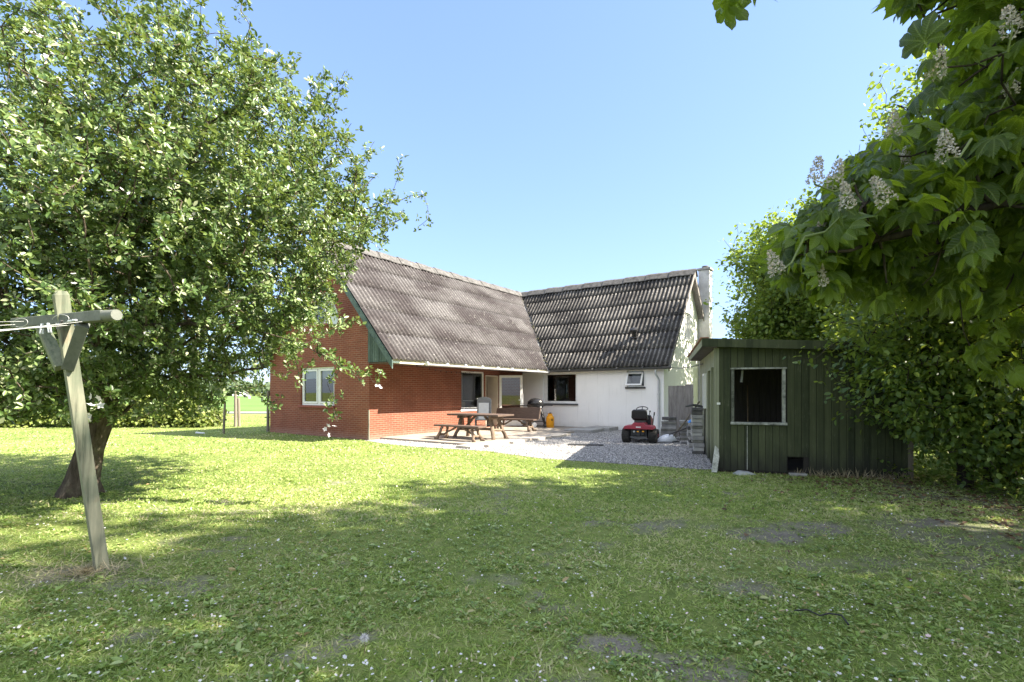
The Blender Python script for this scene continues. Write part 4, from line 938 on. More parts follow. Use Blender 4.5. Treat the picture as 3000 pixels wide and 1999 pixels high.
MB().box(-.05, .01, -.235, -.201, .33, .36).box(.10, .16, -.215, -.205, .33, .37).build("warning_labels", MYEL, mw)
MB().lathe([(.03, 0), (.03, .012)], 12, Matrix.Translation((-.13, -.204, .34)) @ Matrix.Rotation(R(90), 4, 'X')).build("reflector", MSTEEL, mw)
MB().prism([(-.25, .20), (.25, .20), (.22, .15), (.06, .12), (0, .10), (-.06, .12), (-.22, .15)], lambda a, b, d: Vector((a, d, b)), -.245, -.215).build("hitch_plate", MGUTD, mw)
MB().box(-.30, .30, .35, 1.30, .22, .36).build("chassis", MBLACK, mw, bevel=.02)
MB().box(-.46, .46, .42, .92, .10, .215).build("cutting_deck", MRED, mw, bevel=.04)
M = Matrix.Translation((0, -.02, .70)) @ Matrix.Rotation(R(12), 4, 'X')
MB().prism([(-.215, 0), (.215, 0), (.235, .06), (.22, .25), (.17, .29), (-.17, .29), (-.22, .25), (-.235, .06)], lambda a, b, d: M @ Vector((a, d, b)), -.05, .05).build("seat_back", MBLACK, mw, bevel=.03)
MB().box(-.22, .22, .02, .42, .66, .75).build("seat", MBLACK, mw, bevel=.04)
MB().box(-.15, .15, .0, .34, .60, .66).build("seat_mount", MGUTD, mw)
MB().prism([(.62, .36), (1.42, .36), (1.46, .50), (1.40, .66), (.95, .76), (.72, .80), (.62, .72)], lambda a, b, d: Vector((d, a, b)), -.235, .235).build("hood", MRED, mw, bevel=.04)
MB().box(-.25, .25, .58, .68, .36, .80).build("dashboard", MBLACK, mw, bevel=.03)
MB().tube([(0, .68, .72), (0, .55, .98)], .022, 8).build("steering_column", MBLACK, mw)
M = Matrix.Translation((0, .54, .99)) @ Matrix.Rotation(R(22), 4, 'X'); sw = MB()
sw.tube([M @ Vector((.165*math.cos(t), .165*math.sin(t), 0)) for t in np.linspace(0, 2*math.pi, 29)], .014, 8, False)
for a in (90, 210, 330): sw.tube([M @ Vector((0, 0, -.02)), M @ Vector((.16*math.cos(R(a)), .16*math.sin(R(a)), 0))], .011, 6)
sw.build("steering_wheel", MBLACK, mw, smooth=True)
MB().tube([(.34, .34, .50), (.38, .36, .86)], .013, 6).tube([(.38, .36, .80), (.385, .365, .90)], .02, 8).build("lever", MBLACK, mw)
MB().tube([(.20, .60, .78), (.23, .58, .90)], .01, 6).lathe([(.02, .89), (.024, .92), (.01, .94)], 10, Matrix.Translation((.232, .578, 0))).build("throttle_lever", MBLACK, mw)
# white sack beside it, poles, stacked slabs, board
bag = thing("feed_sack", "crumpled white sack slumped beside the mower's rear wheel", "sack", (4.62, 15.35, 0), R(15))
bm_ = MB(); M = Matrix.Diagonal((.30, .20, 1, 1)); bm_.lathe([(.7, 0), (.95, .03), (1.0, .08), (.85, .15), (.6, .2), (.3, .235), (.001, .24)], 14, M)
bm_.v = [(x + .10*z/.24 + random.uniform(-.02, .02), y + random.uniform(-.02, .02), max(0, z + random.uniform(-.025, .02))) for x, y, z in bm_.v]
bm_.build("sack", MPEG, bag, smooth=True)
MB().box(.10, .34, -.20, -.06, .0, .05).build("sack_mouth", MBLACK, bag, bevel=.015)
tag(MB().tube([(4.87, 15.8, .02), (4.76, 14.2, .63), (4.58, 12.5, 1.28)], [.026, .024, .02], 8).build("leaning_pole", MPOLE), "long grey pole leaning steeply on the tall slab stack", "pole")
tag(MB().tube([(4.72, 16.0, .12), (4.70, 15.0, .30), (4.66, 14.0, .48), (4.63, 13.4, .60)], .02, 8).build("leaning_pole", MBLACK), "black pole lying low across the slab stacks behind the mower", "pole")
def stack(x, y, rz, n, w, d, h0, h1, label, group, mats, jit=.02, base=None):
    z = 0.006; proto = {}
    for i in range(n):
        h = random.choice((h0, h1)); m_ = mats[i % len(mats)] if not callable(mats) else mats(i)
        key = (h, m_.name)
        if key in proto: o = proto[key].copy(); COL.objects.link(o)
        else: o = MB().box(-w/2, w/2, -d/2, d/2, 0, h).build("concrete_paver", m_, bevel=.008); proto[key] = o
        o.location = (x + random.uniform(-jit, jit), y + random.uniform(-jit, jit), z); o.rotation_euler = (0, 0, rz + random.uniform(-.05, .05))
        o.scale = (random.uniform(.94, 1.05), random.uniform(.95, 1.04), 1)
        tag(o, label, "paver", group); z += h + .006
    return z
random.seed(21)
zt = stack(4.55, 12.55, SR, 13, .25, .42, .07, .09, "grey concrete paver in the tallest stack, against the shed wall", "pavers in the tallest stack", lambda i: MCONCD if i in (0, 11, 12) else (MCONC, MCONCL, MCONC, MCONCM)[i % 4], .03)
z2 = stack(4.78, 13.55, SR, 8, .24, .5, .075, .09, "grey concrete paver in the narrow stack topped with a blue bag", "pavers in the narrow stack", [MCONC, MCONCL, MCONCD, MCONCL])
stack(5.02, 16.4, SR, 8, .46, .5, .06, .075, "grey concrete paver in the low stack by the downpipe", "pavers in the low stack by the downpipe", [MCONC, MCONCM, MCONCL])
stack(5.50, 16.1, SR, 8, .44, .5, .06, .075, "grey concrete paver in the low stack under the grey board", "pavers in the low stack under the board", [MCONCM, MCONC])
o = MB().box(-.14, .14, -.2, .2, 0, .10).build("concrete_paver", MCONCD, bevel=.01); o.location = (5.15, 16.9, .6); o.rotation_euler = (0, 0, .3); o.location = (5.05, 16.45, 8*.07+.05)
tag(o, "single dark block lying on top of the low slab stack", "paver")
bb = MB(); v = [(-.14, -.1, 0), (.14, -.12, 0), (.12, .12, 0), (-.12, .1, 0), (-.08, -.05, .09), (.06, -.07, .13), (.05, .06, .11), (-.07, .05, .07)]
bb.add(v, [(0, 3, 2, 1), (4, 5, 6, 7), (0, 1, 5, 4), (1, 2, 6, 5), (2, 3, 7, 6), (3, 0, 4, 7)]); o = bb.build("blue_bag", MBLUE, bevel=.03, smooth=True); o.location = (4.76, 13.5, z2)
tag(o, "crumpled blue plastic bag on the narrow slab stack", "bag")
bb = MB().tube([(-.2, 0, .02), (-.05, -.03, .06), (.12, .02, .04), (.25, .05, .0)], [.02, .03, .03, .02], 7); o = bb.build("rag", MGUTD); o.location = (4.45, 12.5, zt); o.rotation_euler = (0, 0, SR)
tag(o, "dark crumpled rag on top of the tallest slab stack", "rag")
bdx = thing("panel_board", "weathered grey board panel standing upright behind the slab stacks", "board", (5.72, 17.3, 0), R(-12))
mb = MB()
for i, w in enumerate((.0, .27, .54)): mb.box(-.42+w, -.42+w+.266, -.018+.003*(i % 2), .02, .0, 1.72 + (.0, .01, .05)[i])
mb.build("boards", MBOARD, bdx, bevel=.003); MB().box(-.40, .40, .021, .06, .4, .48).box(-.40, .40, .021, .06, 1.3, 1.38).build("rails", MPOLE, bdx)
for i, (x, y, rz_, L) in enumerate(((5.2, 14.8, .4, .5), (4.75, 13.0, -.2, .42))):
    o = MB().box(-L/2, L/2, -.16, .16, 0, .06).build("concrete_paver", MCONCD if i == 0 else MCONC, bevel=.01); o.location = (x, y, .008); o.rotation_euler = (0, 0, rz_)
    tag(o, ("loose dark slab lying flat on the gravel before the low stacks", "loose slab lying flat on the gravel beside the tallest stack")[i], "paver")
o = MB().box(-.50, .50, -.05, .05, 0, .045).box(-.48, .10, .06, .12, 0, .03).build("old_plank", MGUTD, bevel=.006); o.location = (2.06, 14.35, .01); o.rotation_euler = (0, 0, R(-7))
tag(o, "dark weathered plank lying flat on the gravel", "plank")

# ------------------------------------------------------------------ clothes post
cb = Vector((-3.45, 4.31, 0)); ct = Vector((-3.53, 4.0, 2.29)); cd = (ct-cb)
cp = thing("clothes_post", "leaning grey timber clothes post with a crossarm and two braces", "clothes post", tuple(cb))
ang = R(24)
def along(t): return cd*t
q = cd.to_track_quat('Z', 'Y').to_matrix().to_4x4() @ Matrix.Rotation(R(-25), 4, 'Z')
L = cd.length; h = .046
mb = MB(); mb.add([q @ Vector(p) for p in [(-h, -h, -.06), (h, -h, -.06), (h, h, -.06), (-h, h, -.06), (-h, -h, L-.03), (h, -h, L-.03), (h, h, L-.03), (-h, h, L-.03), (-h+.01, -h+.03, L), (h-.01, -h+.03, L), (h-.01, h-.01, L), (-h+.01, h-.01, L)]],
    [(0, 3, 2, 1), (0, 1, 5, 4), (1, 2, 6, 5), (2, 3, 7, 6), (3, 0, 4, 7), (4, 5, 9, 8), (5, 6, 10, 9), (6, 7, 11, 10), (7, 4, 8, 11), (8, 9, 10, 11)]).build("post", MPOST, cp, bevel=.003)
ad = Vector((.905, -.425, -.015)); pr = Vector((.425, .905, 0)); ac = cd*.905 + Vector((0, 0, .0)) + Vector((-.006, -.012, 0))
am = MB().bar(ac - ad*.74, ac + ad*.60, .074, .078)
am.build("crossarm", MARM, cp, bevel=.006); MB().tube([ac + ad*.601, ac + ad*.74], [.041, .039], 14).build("arm_end", MARM, cp, smooth=True)
for sg in (-1, 1):
    MB().bar(ac + ad*sg*.30 - Vector((0, 0, .05)), ac + ad*sg*.05 - Vector((0, 0, .38)) - Vector((.008, -.03, 0)), .08, .07, .4).build("brace", MARM if sg > 0 else MPOST, cp, bevel=.004)
wl = thing("clothes_line", "thin pale clothes lines tied to the post's crossarm", "clothes line", tuple(cb))
def line(p0, p1, sag, r=.0035, n=24): return [Vector(p0).lerp(Vector(p1), t) - Vector((0, 0, sag*4*t*(1-t))) for t in np.linspace(0, 1, n)]
far = -pr*8.0 + ad*.0
for off, sag, dz in ((-.62, .35, .0), (-.48, .25, .02), (-.12, .42, -.03), (.22, .38, -.04), (.40, .5, -.02)):
    a = ac + ad*off + Vector((0, 0, -.02+dz)) - pr*.05; b = ac + ad*off*1.1 + far + Vector((-.4, .6, -.15))
    MB().tube(line(a, b, sag), .0022, 5).build("line", MWIRE, wl)
for off in (-.52, .10):
    c = ac + ad*off - pr*.055
    MB().tube([c + ad*(.12*math.cos(t)) + Vector((0, 0, .035*math.sin(t) - .01)) for t in np.linspace(-2.2, 3.0, 18)], .002, 5).build("knot_loop", MWIRE, wl)
MB().tube([ac + ad*.30 - pr*.05 + Vector((0, 0, -.03)), ac + ad*.1 - pr*.075 + Vector((0, 0, -.05)), ac - ad*.25 - pr*.08 + Vector((0, 0, -.055)), ac - ad*.5 - pr*.07 + Vector((0, 0, -.05))], .002, 5).build("line", MWIRE, wl)
def peg(loc, rx, rz_, mat, label):
    t = thing("clothes_peg", label, "clothes peg", tuple(loc), rz_, "clothes pegs on the line")
    M = Matrix.Rotation(rx, 4, 'Y')
    for sg in (-1, 1): MB().box(-.006, .006, sg*.005-.004, sg*.005+.004, -.068, .012, M @ Matrix.Rotation(sg*.06, 4, 'X')).build("half", mat, t, bevel=.002)
    MB().box(-.009, .009, -.011, .011, -.026, -.016, M).build("spring", MSTEEL, t)
base = cb + ac
peg(base - ad*.11 - pr*.082 + Vector((0, 0, -.05)), R(6), R(-20), MPEG, "white clothes peg hanging straight at the post's left edge")
peg(base - ad*.015 - pr*.082 + Vector((0, 0, -.05)), R(-20), R(-20), MPEG, "white clothes peg hanging tilted in front of the post")
peg(base + ad*.16 - pr*.075 + Vector((0, 0, -.035)), R(35), R(-20), MGUTD, "dark clothes peg hanging right of the post")
peg(base + ad*.34 - pr*.07 + Vector((0, 0, -.03)), R(86), R(-20), MPEG, "white clothes peg lying sideways on the crossarm's right half")

# ------------------------------------------------------------------ posts beyond, litter, far car
for i, (u, Y, h, w, lean, lab) in enumerate(((655, 18.6, 1.18, .085, .05, "shortest free standing fence post nearest the lawn's middle"), (690, 22.4, 1.56, .13, .0, "taller of two fence posts standing close together"), (701, 22.5, 1.25, .12, -.03, "shorter post of two standing close together"), (785, 19.6, 1.56, .11, .01, "grey fence post beside the corner of the brick gable"), (492, 23.5, .85, .12, .0, "low brown fence post in front of the hedge"))):
    t = thing("fence_post", lab, "fence post", ((u-1500)/1500*Y, Y, 0), .2*i, "fence posts left of the house")
    MB().tube([(0, 0, -.05), (lean*.5, 0, h*.5), (lean, 0, h-.01), (lean, 0, h)], [w*.52, w*.5, w*.47, w*.3], 10).build("post", MPOLE, t, smooth=True)
    if i in (0, 3): 
        mb = MB()
        for z in ((.5,) if i == 0 else (.55, 1.1)): mb.tube([(-.12, 0, z), (.12, -.01, z)], .02, 6)
        mb.build("insulators", MBLACK, t)
o = MB().tube([(-.14, 0, .05), (0, .01, .035), (.16, .02, .03)], [.035, .03, .025], 8).build("white_bottle", MPEG); o.location = (-11.1, 18.2, 0.02); tag(o, "small white plastic bottle lying on the grass left of the house", "litter")
car = thing("parked_car", "tiny white car far away beyond the field", "car", (-80.5, 152, 0), R(10))
MB().prism([(-2.1, .35), (2.1, .35), (2.15, .75), (1.9, .92), (1.1, 1.0), (.5, 1.45), (-1.1, 1.5), (-1.9, 1.0), (-2.15, .9)], lambda a, b, d: Vector((a, d, b)), -.85, .85).build("body", MWHITE, car, bevel=.08)
MB().prism([(1.0, 1.0), (.5, 1.38), (-1.0, 1.42), (-1.6, 1.02)], lambda a, b, d: Vector((a, d, b)), -.87, .87).build("window", MBLACKG, car)
for x in (-1.35, 1.35):
    for y in (-.8, .8): MB().lathe([(.33, -.1), (.33, .1)], 16, Matrix.Translation((x, y, .33)) @ Matrix.Rotation(R(90), 4, 'X')).build("wheel", MRUBBER, car)

# ------------------------------------------------------------------ trees: branch skeletons and leaves
def skeleton(trunk, crown, alpha=0.25, chains=()):
    nodes = [np.array(p, float) for p in trunk]; par = [-1] + list(range(len(trunk)-1)); plen = [0.0]
    for i in range(1, len(trunk)): plen.append(plen[-1] + np.linalg.norm(nodes[i]-nodes[i-1]))
    for ch in chains:
        prev = ch[0]
        for p in ch[1:]: nodes.append(np.array(p, float)); par.append(prev); plen.append(plen[prev] + np.linalg.norm(nodes[-1]-nodes[prev])); prev = len(nodes)-1
    crown = np.asarray(crown); n0 = len(nodes); n = n0 + len(crown)
    P = np.zeros((n, 3)); P[:n0] = nodes; PL = np.zeros(n); PL[:n0] = plen; PR = np.full(n, -1); PR[:n0] = par
    ctr = np.array(trunk[len(trunk)//2:]); dd = np.min(np.linalg.norm(crown[:, None]-P[None, :n0], axis=2), 1); order = np.argsort(dd)
    first = 1 if len(trunk) > 2 else 0
    for c, k in enumerate(order):
        p = crown[k]; i = n0 + c
        d = np.linalg.norm(P[first:i]-p, axis=1); j = first + int(np.argmin(d + alpha*PL[first:i]))
        P[i] = p; PR[i] = j; PL[i] = PL[j] + np.linalg.norm(P[j]-p)
    return P, PR, n0
def radii(P, PR, tip=.004, e=2.35, rmax=9):
    n = len(P); acc = np.zeros(n); r = np.zeros(n)
    ch = np.bincount(PR[PR >= 0], minlength=n)
    order = np.arange(n)[::-1]
    # children always come after parents except chains share order; process from the end
    for i in order:
        r[i] = max(tip, acc[i]**(1/e)) if acc[i] > 0 else tip
        if PR[i] >= 0: acc[PR[i]] += r[i]**e
    return np.minimum(r, rmax)
def branches(name, P, PR, r, mat, parent, skip=0, n=5, minr=0.0):
    idx = np.array([i for i in range(skip, len(P)) if PR[i] >= 0 and r[i] >= minr]); p1 = P[idx]; p0 = P[PR[idx]]; d = nrm(p1-p0)
    rr1 = r[idx]; rr0 = np.minimum(r[PR[idx]], rr1*1.5 + .002)
    mid = (p0+p1)/2 + rng.normal(0, .06, p0.shape)*np.linalg.norm(p1-p0, axis=1, keepdims=True)
    ref = np.where(np.abs(d[:, 2:3]) > .9, np.array([[1., 0, 0]]), np.array([[0, 0, 1.]])); a = nrm(np.cross(d, ref)); b = np.cross(d, a)
    t = np.arange(n)*2*np.pi/n; V = []
    for c, rad in ((p0, rr0), (mid, (rr0+rr1)/2), (p1, rr1)):
        V.append(c[:, None, :] + rad[:, None, None]*(np.cos(t)[None, :, None]*a[:, None, :] + np.sin(t)[None, :, None]*b[:, None, :]))
    V = np.concatenate(V, 1); m = len(idx); k = 3*n; F = []
    for s in range(2):
        for j in range(n): F.append((s*n+j, s*n+(j+1) % n, (s+1)*n+(j+1) % n, (s+1)*n+j))
    lp = np.array(F).ravel(); Lp = (np.arange(m)[:, None]*k + lp[None, :]).ravel()
    return raw_mesh(name, V.reshape(-1, 3), Lp, np.full(m*len(F), 4), mat, parent, smooth=True)
def leaf_points(P, PR, r, per, thr, spread=.05, skip=0):
    idx = np.array([i for i in range(skip, len(P)) if PR[i] >= 0 and r[i] < thr]); rep = np.repeat(idx, per); m = len(rep)
    t = rng.random(m)[:, None]**.8; p1 = P[rep]; p0 = P[PR[rep]]
    return p0 + (p1-p0)*t + rng.normal(0, spread, (m, 3)), nrm(p1-p0)
def trunk_mesh(name, pts, rad, mat, parent, n=14, flare=True):
    mb = MB(); vs = []; fs = []; pts = [Vector(p) for p in pts]; m = len(pts); ph = [random.uniform(0, 6) for _ in range(4)]
    for i, p in enumerate(pts):
        d = (pts[min(i+1, m-1)] - pts[max(i-1, 0)]).normalized(); a = d.cross(Vector((0, 1, 0))).normalized(); b = d.cross(a)
        for j in range(n):
            t = 2*math.pi*j/n; k = 1 + (.13*math.sin(3*t+ph[0]) + .08*math.sin(5*t+ph[1]))*(1.7 if i == 0 and flare else .8) + random.uniform(-.05, .05)
            vs.append(p + (a*math.cos(t)+b*math.sin(t))*rad[i]*k)
    for i in range(m-1):
        for j in range(n): fs.append((i*n+j, i*n+(j+1) % n, (i+1)*n+(j+1) % n, (i+1)*n+j))
    fs.append(tuple((m-1)*n+j for j in range(n))); mb.add(vs, fs)
    return mb.build(name, mat, parent, smooth=True)
def ellip(n, c, rad, power=.55):
    d = nrm(rng.normal(size=(n, 3))); return np.array(c) + d*(rng.random(n)**power)[:, None]*np.array(rad)
def proj(p):
    Y = np.maximum(p[:, 1], .05); return 1500 + 1500*p[:, 0]/Y, 1150 - 1500*(p[:, 2]-1.5)/Y
LEAF = leaf_tpl(.26); LEAFW = leaf_tpl(.38, .1, .2)

# apple tree
AB = np.array((-6.32, 7.45, 0.0))
apple = thing("apple_tree", "big spreading apple tree in leaf with a few white blossoms, left of the lawn", "tree", tuple(AB))
ap_tr = [(-6.32, 7.45, -.05), (-6.26, 7.45, .25), (-6.17, 7.47, .7), (-6.02, 7.5, 1.15), (-5.95, 7.5, 1.5), (-6.0, 7.55, 2.1), (-6.15, 7.6, 2.9), (-6.2, 7.6, 3.8)]
trunk_mesh("trunk", [np.array(p)-AB for p in ap_tr[:6]], [.30, .20, .165, .16, .145, .10], MBARK, apple)
pts = np.concatenate([ellip(6800, (-6.3, 7.6, 3.75), (4.75, 4.3, 3.75), .5), ellip(2500, (-4.5, 7.2, 3.9), (2.6, 2.4, 2.5), .6)])
bump = .5*fbm(pts[:, 0]*1.3 + pts[:, 2], pts[:, 1] + pts[:, 2]*1.7, .9) + .5*fbm(pts[:, 0] - pts[:, 2]*.8 + 30, pts[:, 1]*1.2 + pts[:, 2], .5)
rel = np.linalg.norm((pts - np.array((-6.3, 7.6, 3.75)))/np.array((4.75, 4.3, 3.75)), axis=1)
k = (pts[:, 2] > 1.08 + .55*np.maximum(0, pts[:, 0]+5.2) + .1*np.abs(pts[:, 1]-7.6)) & (rel < .80 + .6*(bump-.30)) & (bump > .36) 
uu, vv = proj(pts); k &= (uu < np.interp(vv, [-900, -100, 0, 75, 100, 200, 300, 400, 500, 600], [250, 350, 440, 560, 690, 870, 990, 1060, 1130, 1300]) + 190*(bump-.5)); k &= ~((uu > 985) & (vv > 800)) & ~((uu > 900) & (vv > 820) & (rng.random(len(uu)) < .6)) & ~((uu > 1060) & (vv > 720))
pts = pts[k]; kept = rel[k]
low = ellip(1500, (-7.0, 6.9, 1.75), (4.4, 2.9, .75), .7); low = low[(low[:, 2] > 1.12) & (low[:, 0] < -4.7 + .6*rng.random(len(low)))]
# leafier shoots along the outside
shoots = []
for i in np.where(kept > .74)[0][::5]:
    p = pts[i]; o = nrm((p-np.array((-6.3, 7.6, 3.0)))[None])[0]; dv = o*.5 + np.array((0, 0, .6)) + rng.normal(0, .25, 3); dv /= np.linalg.norm(dv); L = rng.uniform(.3, .75)
    for t in (.35, .7, 1.0): shoots.append(p + dv*L*t + rng.normal(0, .03, 3))
T0 = 4
chains = [
 [4, (-6.6, 7.1, 1.45), (-7.5, 6.7, 1.48), (-8.6, 6.3, 1.55), (-9.8, 6.0, 1.8)],
 [4, (-5.5, 7.6, 1.75), (-4.9, 7.6, 1.72), (-4.2, 7.5, 1.74), (-3.6, 7.4, 1.85)],
 [5, (-5.2, 7.2, 2.45), (-4.4, 7.0, 2.45), (-3.6, 6.85, 2.35), (-2.95, 6.75, 2.2), (-2.55, 6.7, 2.02), (-2.2, 6.65, 1.85), (-1.95, 6.6, 1.66)],
 [5, (-5.3, 7.9, 2.8), (-4.4, 8.0, 3.4), (-3.4, 8.0, 3.95), (-2.5, 8.0, 4.3), (-1.75, 7.9, 4.45), (-1.35, 7.8, 4.52)],
 [5, (-6.8, 8.0, 3.0), (-7.6, 8.3, 4.0), (-8.4, 8.6, 5.0)],
 [6, (-5.6, 7.3, 3.9), (-5.0, 7.0, 4.8), (-4.4, 6.8, 5.6)],
]
sprigs = [((-3.3, 6.8, 2.2), (-3.2, 6.75, 1.75), (-3.1, 6.75, 1.4)), ((-2.9, 6.75, 2.1), (-2.5, 6.6, 2.25), (-2.15, 6.5, 2.3)), ((-3.6, 6.85, 2.3), (-3.3, 6.7, 2.6), (-2.9, 6.6, 2.75)),
          ((-2.5, 6.7, 2.0), (-2.4, 6.65, 1.62), (-2.3, 6.6, 1.3), (-2.25, 6.6, 1.12)), ((-3.9, 6.9, 2.1), (-4.0, 6.85, 1.7), (-4.0, 6.8, 1.35), (-3.85, 6.8, 1.1)), ((-4.3, 7.0, 2.2), (-4.2, 6.9, 1.8), (-4.05, 6.9, 1.5)),
          ((-2.5, 8.0, 4.25), (-1.9, 7.8, 4.05), (-1.4, 7.7, 4.0), (-1.25, 7.65, 4.1)), ((-2.8, 8.0, 4.6), (-2.1, 7.9, 4.85), (-1.75, 7.8, 5.05)), ((-2.9, 7.7, 3.9), (-2.2, 7.5, 3.7), (-1.8, 7.4, 3.55)), ((-3.4, 8.0, 4.9), (-2.8, 7.9, 5.3), (-2.45, 7.8, 5.6)), ((-4.4, 7.6, 5.6), (-3.9, 7.5, 6.1), (-3.5, 7.4, 6.3)),
          ((-2.1, 6.65, 1.8), (-1.85, 6.6, 1.75), (-1.7, 6.55, 1.6)), ((-3.8, 6.9, 1.7), (-3.5, 6.8, 1.5), (-3.2, 6.75, 1.35)), ((-2.95, 6.75, 2.1), (-2.8, 6.7, 1.8), (-2.75, 6.65, 1.55))]
extra = np.array([p for s in sprigs for p in s] + shoots)
P, PR, n0 = skeleton(ap_tr, np.concatenate([pts, low, extra]), .22, chains)
r = radii(P, PR, .0035, 2.3, .13)
branches("branches", P-AB, PR, r, MBARK, apple, skip=5)
cpt, cd_ = leaf_points(P, PR, r, 4, .018, .05, 8); nc = len(cpt); per = 7
cax = nrm(rng.normal(0, .55, (nc, 3)) + nrm(cpt - np.array((-6.3, 7.6, 2.5)))*.55 + np.array((.1, 0, .5)))
ca1 = nrm(np.cross(cax, np.array((.3, .2, 1.)))); ca2 = np.cross(cax, ca1)
th = (np.arange(per)[None, :]*2.4 + rng.uniform(0, 6.3, nc)[:, None] + rng.normal(0, .3, (nc, per)))
rad_ = np.cos(th)[..., None]*ca1[:, None] + np.sin(th)[..., None]*ca2[:, None]
yd = nrm((rad_*.85 + cax[:, None]*rng.uniform(-.1, .9, (nc, per))[..., None]).reshape(-1, 3)); up = nrm(np.repeat(cax, per, 0) + rng.normal(0, .35, (nc*per, 3)))
lp = (cpt[:, None] + rad_*.012 + cax[:, None]*rng.uniform(-.03, .02, (nc, per))[..., None]).reshape(-1, 3); n = len(lp)
ti = np.clip(rng.normal(.5, .24, n) + .25*(fbm(lp[:, 0]+lp[:, 2], lp[:, 1]-lp[:, 2], .5)-.5), 0, 1)
scatter("crown", LEAF, lp-AB, yd, up, rng.uniform(.042, .084, n), ti, MAPPLE, apple)
print('apple nodes', len(P), 'leaves', n)
PET = Template([(0,0,0),(-.35,.45,.1),(0,1,.22),(.35,.45,.1)], [(0,3,2,1)])
def blossom_mesh(name, parent, loc, size, nfl=5):
    pos = []; yd = []; up = []
    for _ in range(nfl):
        c = rng.normal(0, size*.5, 3); nz = nrm((rng.normal(0, .6, 3) + np.array((.1, -.6, .5)))[None])[0]; a = nrm(np.cross(nz, (0.3, .2, 1))[None])[0]; b = np.cross(nz, a)
        for j in range(5): t = 2*np.pi*j/5 + rng.uniform(0, .3); pos.append(c); yd.append(a*np.cos(t)+b*np.sin(t)); up.append(nz)
    o = scatter(name, PET, np.array(pos), np.array(yd), np.array(up), size*.42, rng.random(len(pos))*.85, MPETAL, parent); o.location = loc; return o
bl0 = None
for (u, v, Y, s) in ((303, 1180, 5.6, .11), (262, 1222, 5.6, .09), (888, 1262, 6.55, .085), (90, 90, 5.0, .09), (130, 130, 5.2, .08), (55, 60, 5, .07), (815, 262, 7.2, .07), (700, 1015, 6.6, .06), (905, 960, 6.6, .06), (1115, 1130, 6.5, .055), (560, 640, 5.4, .06), (155, 620, 4.8, .07), (350, 560, 4.9, .06), (180, 800, 4.6, .06), (730, 1155, 6.7, .06), (430, 980, 5.6, .06)):
    w = np.array(((u-1500)/1500*Y, Y, 1.5+(1150-v)/1500*Y)); d = P - w; j = int(np.argmin(np.linalg.norm(d, axis=1) + (r > .012)*9)); w = w if np.linalg.norm(P[j]-w) < .25 else P[j] + nrm((w-P[j])[None])[0]*.12
    blossom_mesh("blossom", apple, tuple(w-AB), s, 4 if s > .08 else 3)

# generic leafy tree
def leafy(name, label, cat, base, trunk, trad, blobs, nn, reject, leafmat, barkmat, per, lsize, tpl, thr=.02, spread=.1, alpha=.25, group=None, power=.55, stems=None, upb=.8, tmean=.5):
    B = np.array(base); t = thing(name, label, cat, tuple(base), 0, group)
    trunk_mesh("trunk", [np.array(p)-B for p in trunk], trad, barkmat, t)
    pts = np.concatenate([ellip(int(nn*w), c, rad, power) for (c, rad, w) in blobs])
    pts = pts[pts[:, 2] > .25]
    bump = fbm(pts[:, 0]*1.1 + pts[:, 2]*1.3, pts[:, 1] - pts[:, 2], 1.1); pts = pts[bump > .40]
    if reject is not None: pts = pts[~reject(pts)]
    P, PR, n0 = skeleton(trunk, pts, alpha, stems or ()); r = radii(P, PR, .005, 2.3, trad[-1])
    branches("branches", P-B, PR, r, barkmat, t, skip=len(trunk))
    lp, ld = leaf_points(P, PR, r, per, thr, spread, len(trunk)); 
    if reject is not None: lp_ok = ~reject(lp, -25); lp = lp[lp_ok]; ld = ld[lp_ok]
    n = len(lp); c = pts.mean(0); out = nrm(lp-c)
    yd = nrm(rng.normal(0, .7, (n, 3)) + out*.5 + ld*.3 + np.array((0, 0, -.15))); up = nrm(rng.normal(0, .45, (n, 3)) + np.array((0, 0, upb)))
    ti = np.clip(rng.normal(tmean, .22, n) + .3*(fbm(lp[:, 0]+lp[:, 2], lp[:, 1]-lp[:, 2], .7)-.5), 0, 1)
    scatter("crown", tpl, lp-B, yd, up, rng.uniform(lsize*.65, lsize*1.2, n), ti, leafmat, t)
    print(name, len(P), n); return t, P, PR, r
def bound(poly, inside_v=(-400, 2100)):
    vs = np.array([p[0] for p in poly], float); us = np.array([p[1] for p in poly], float)
    def f(p, m=0.0):
        u, v = proj(p); w = p[:, 1] > 6.5; u = u + np.where(w, 440*(fbm(p[:, 2]*1.3 + p[:, 1], p[:, 0]*.5 + p[:, 2], .5)-.5) - 30, 0); return (p[:, 1] > .1) & (u < np.interp(v, vs, us) + m) & (v > inside_v[0]) & (v < inside_v[1])
    return f
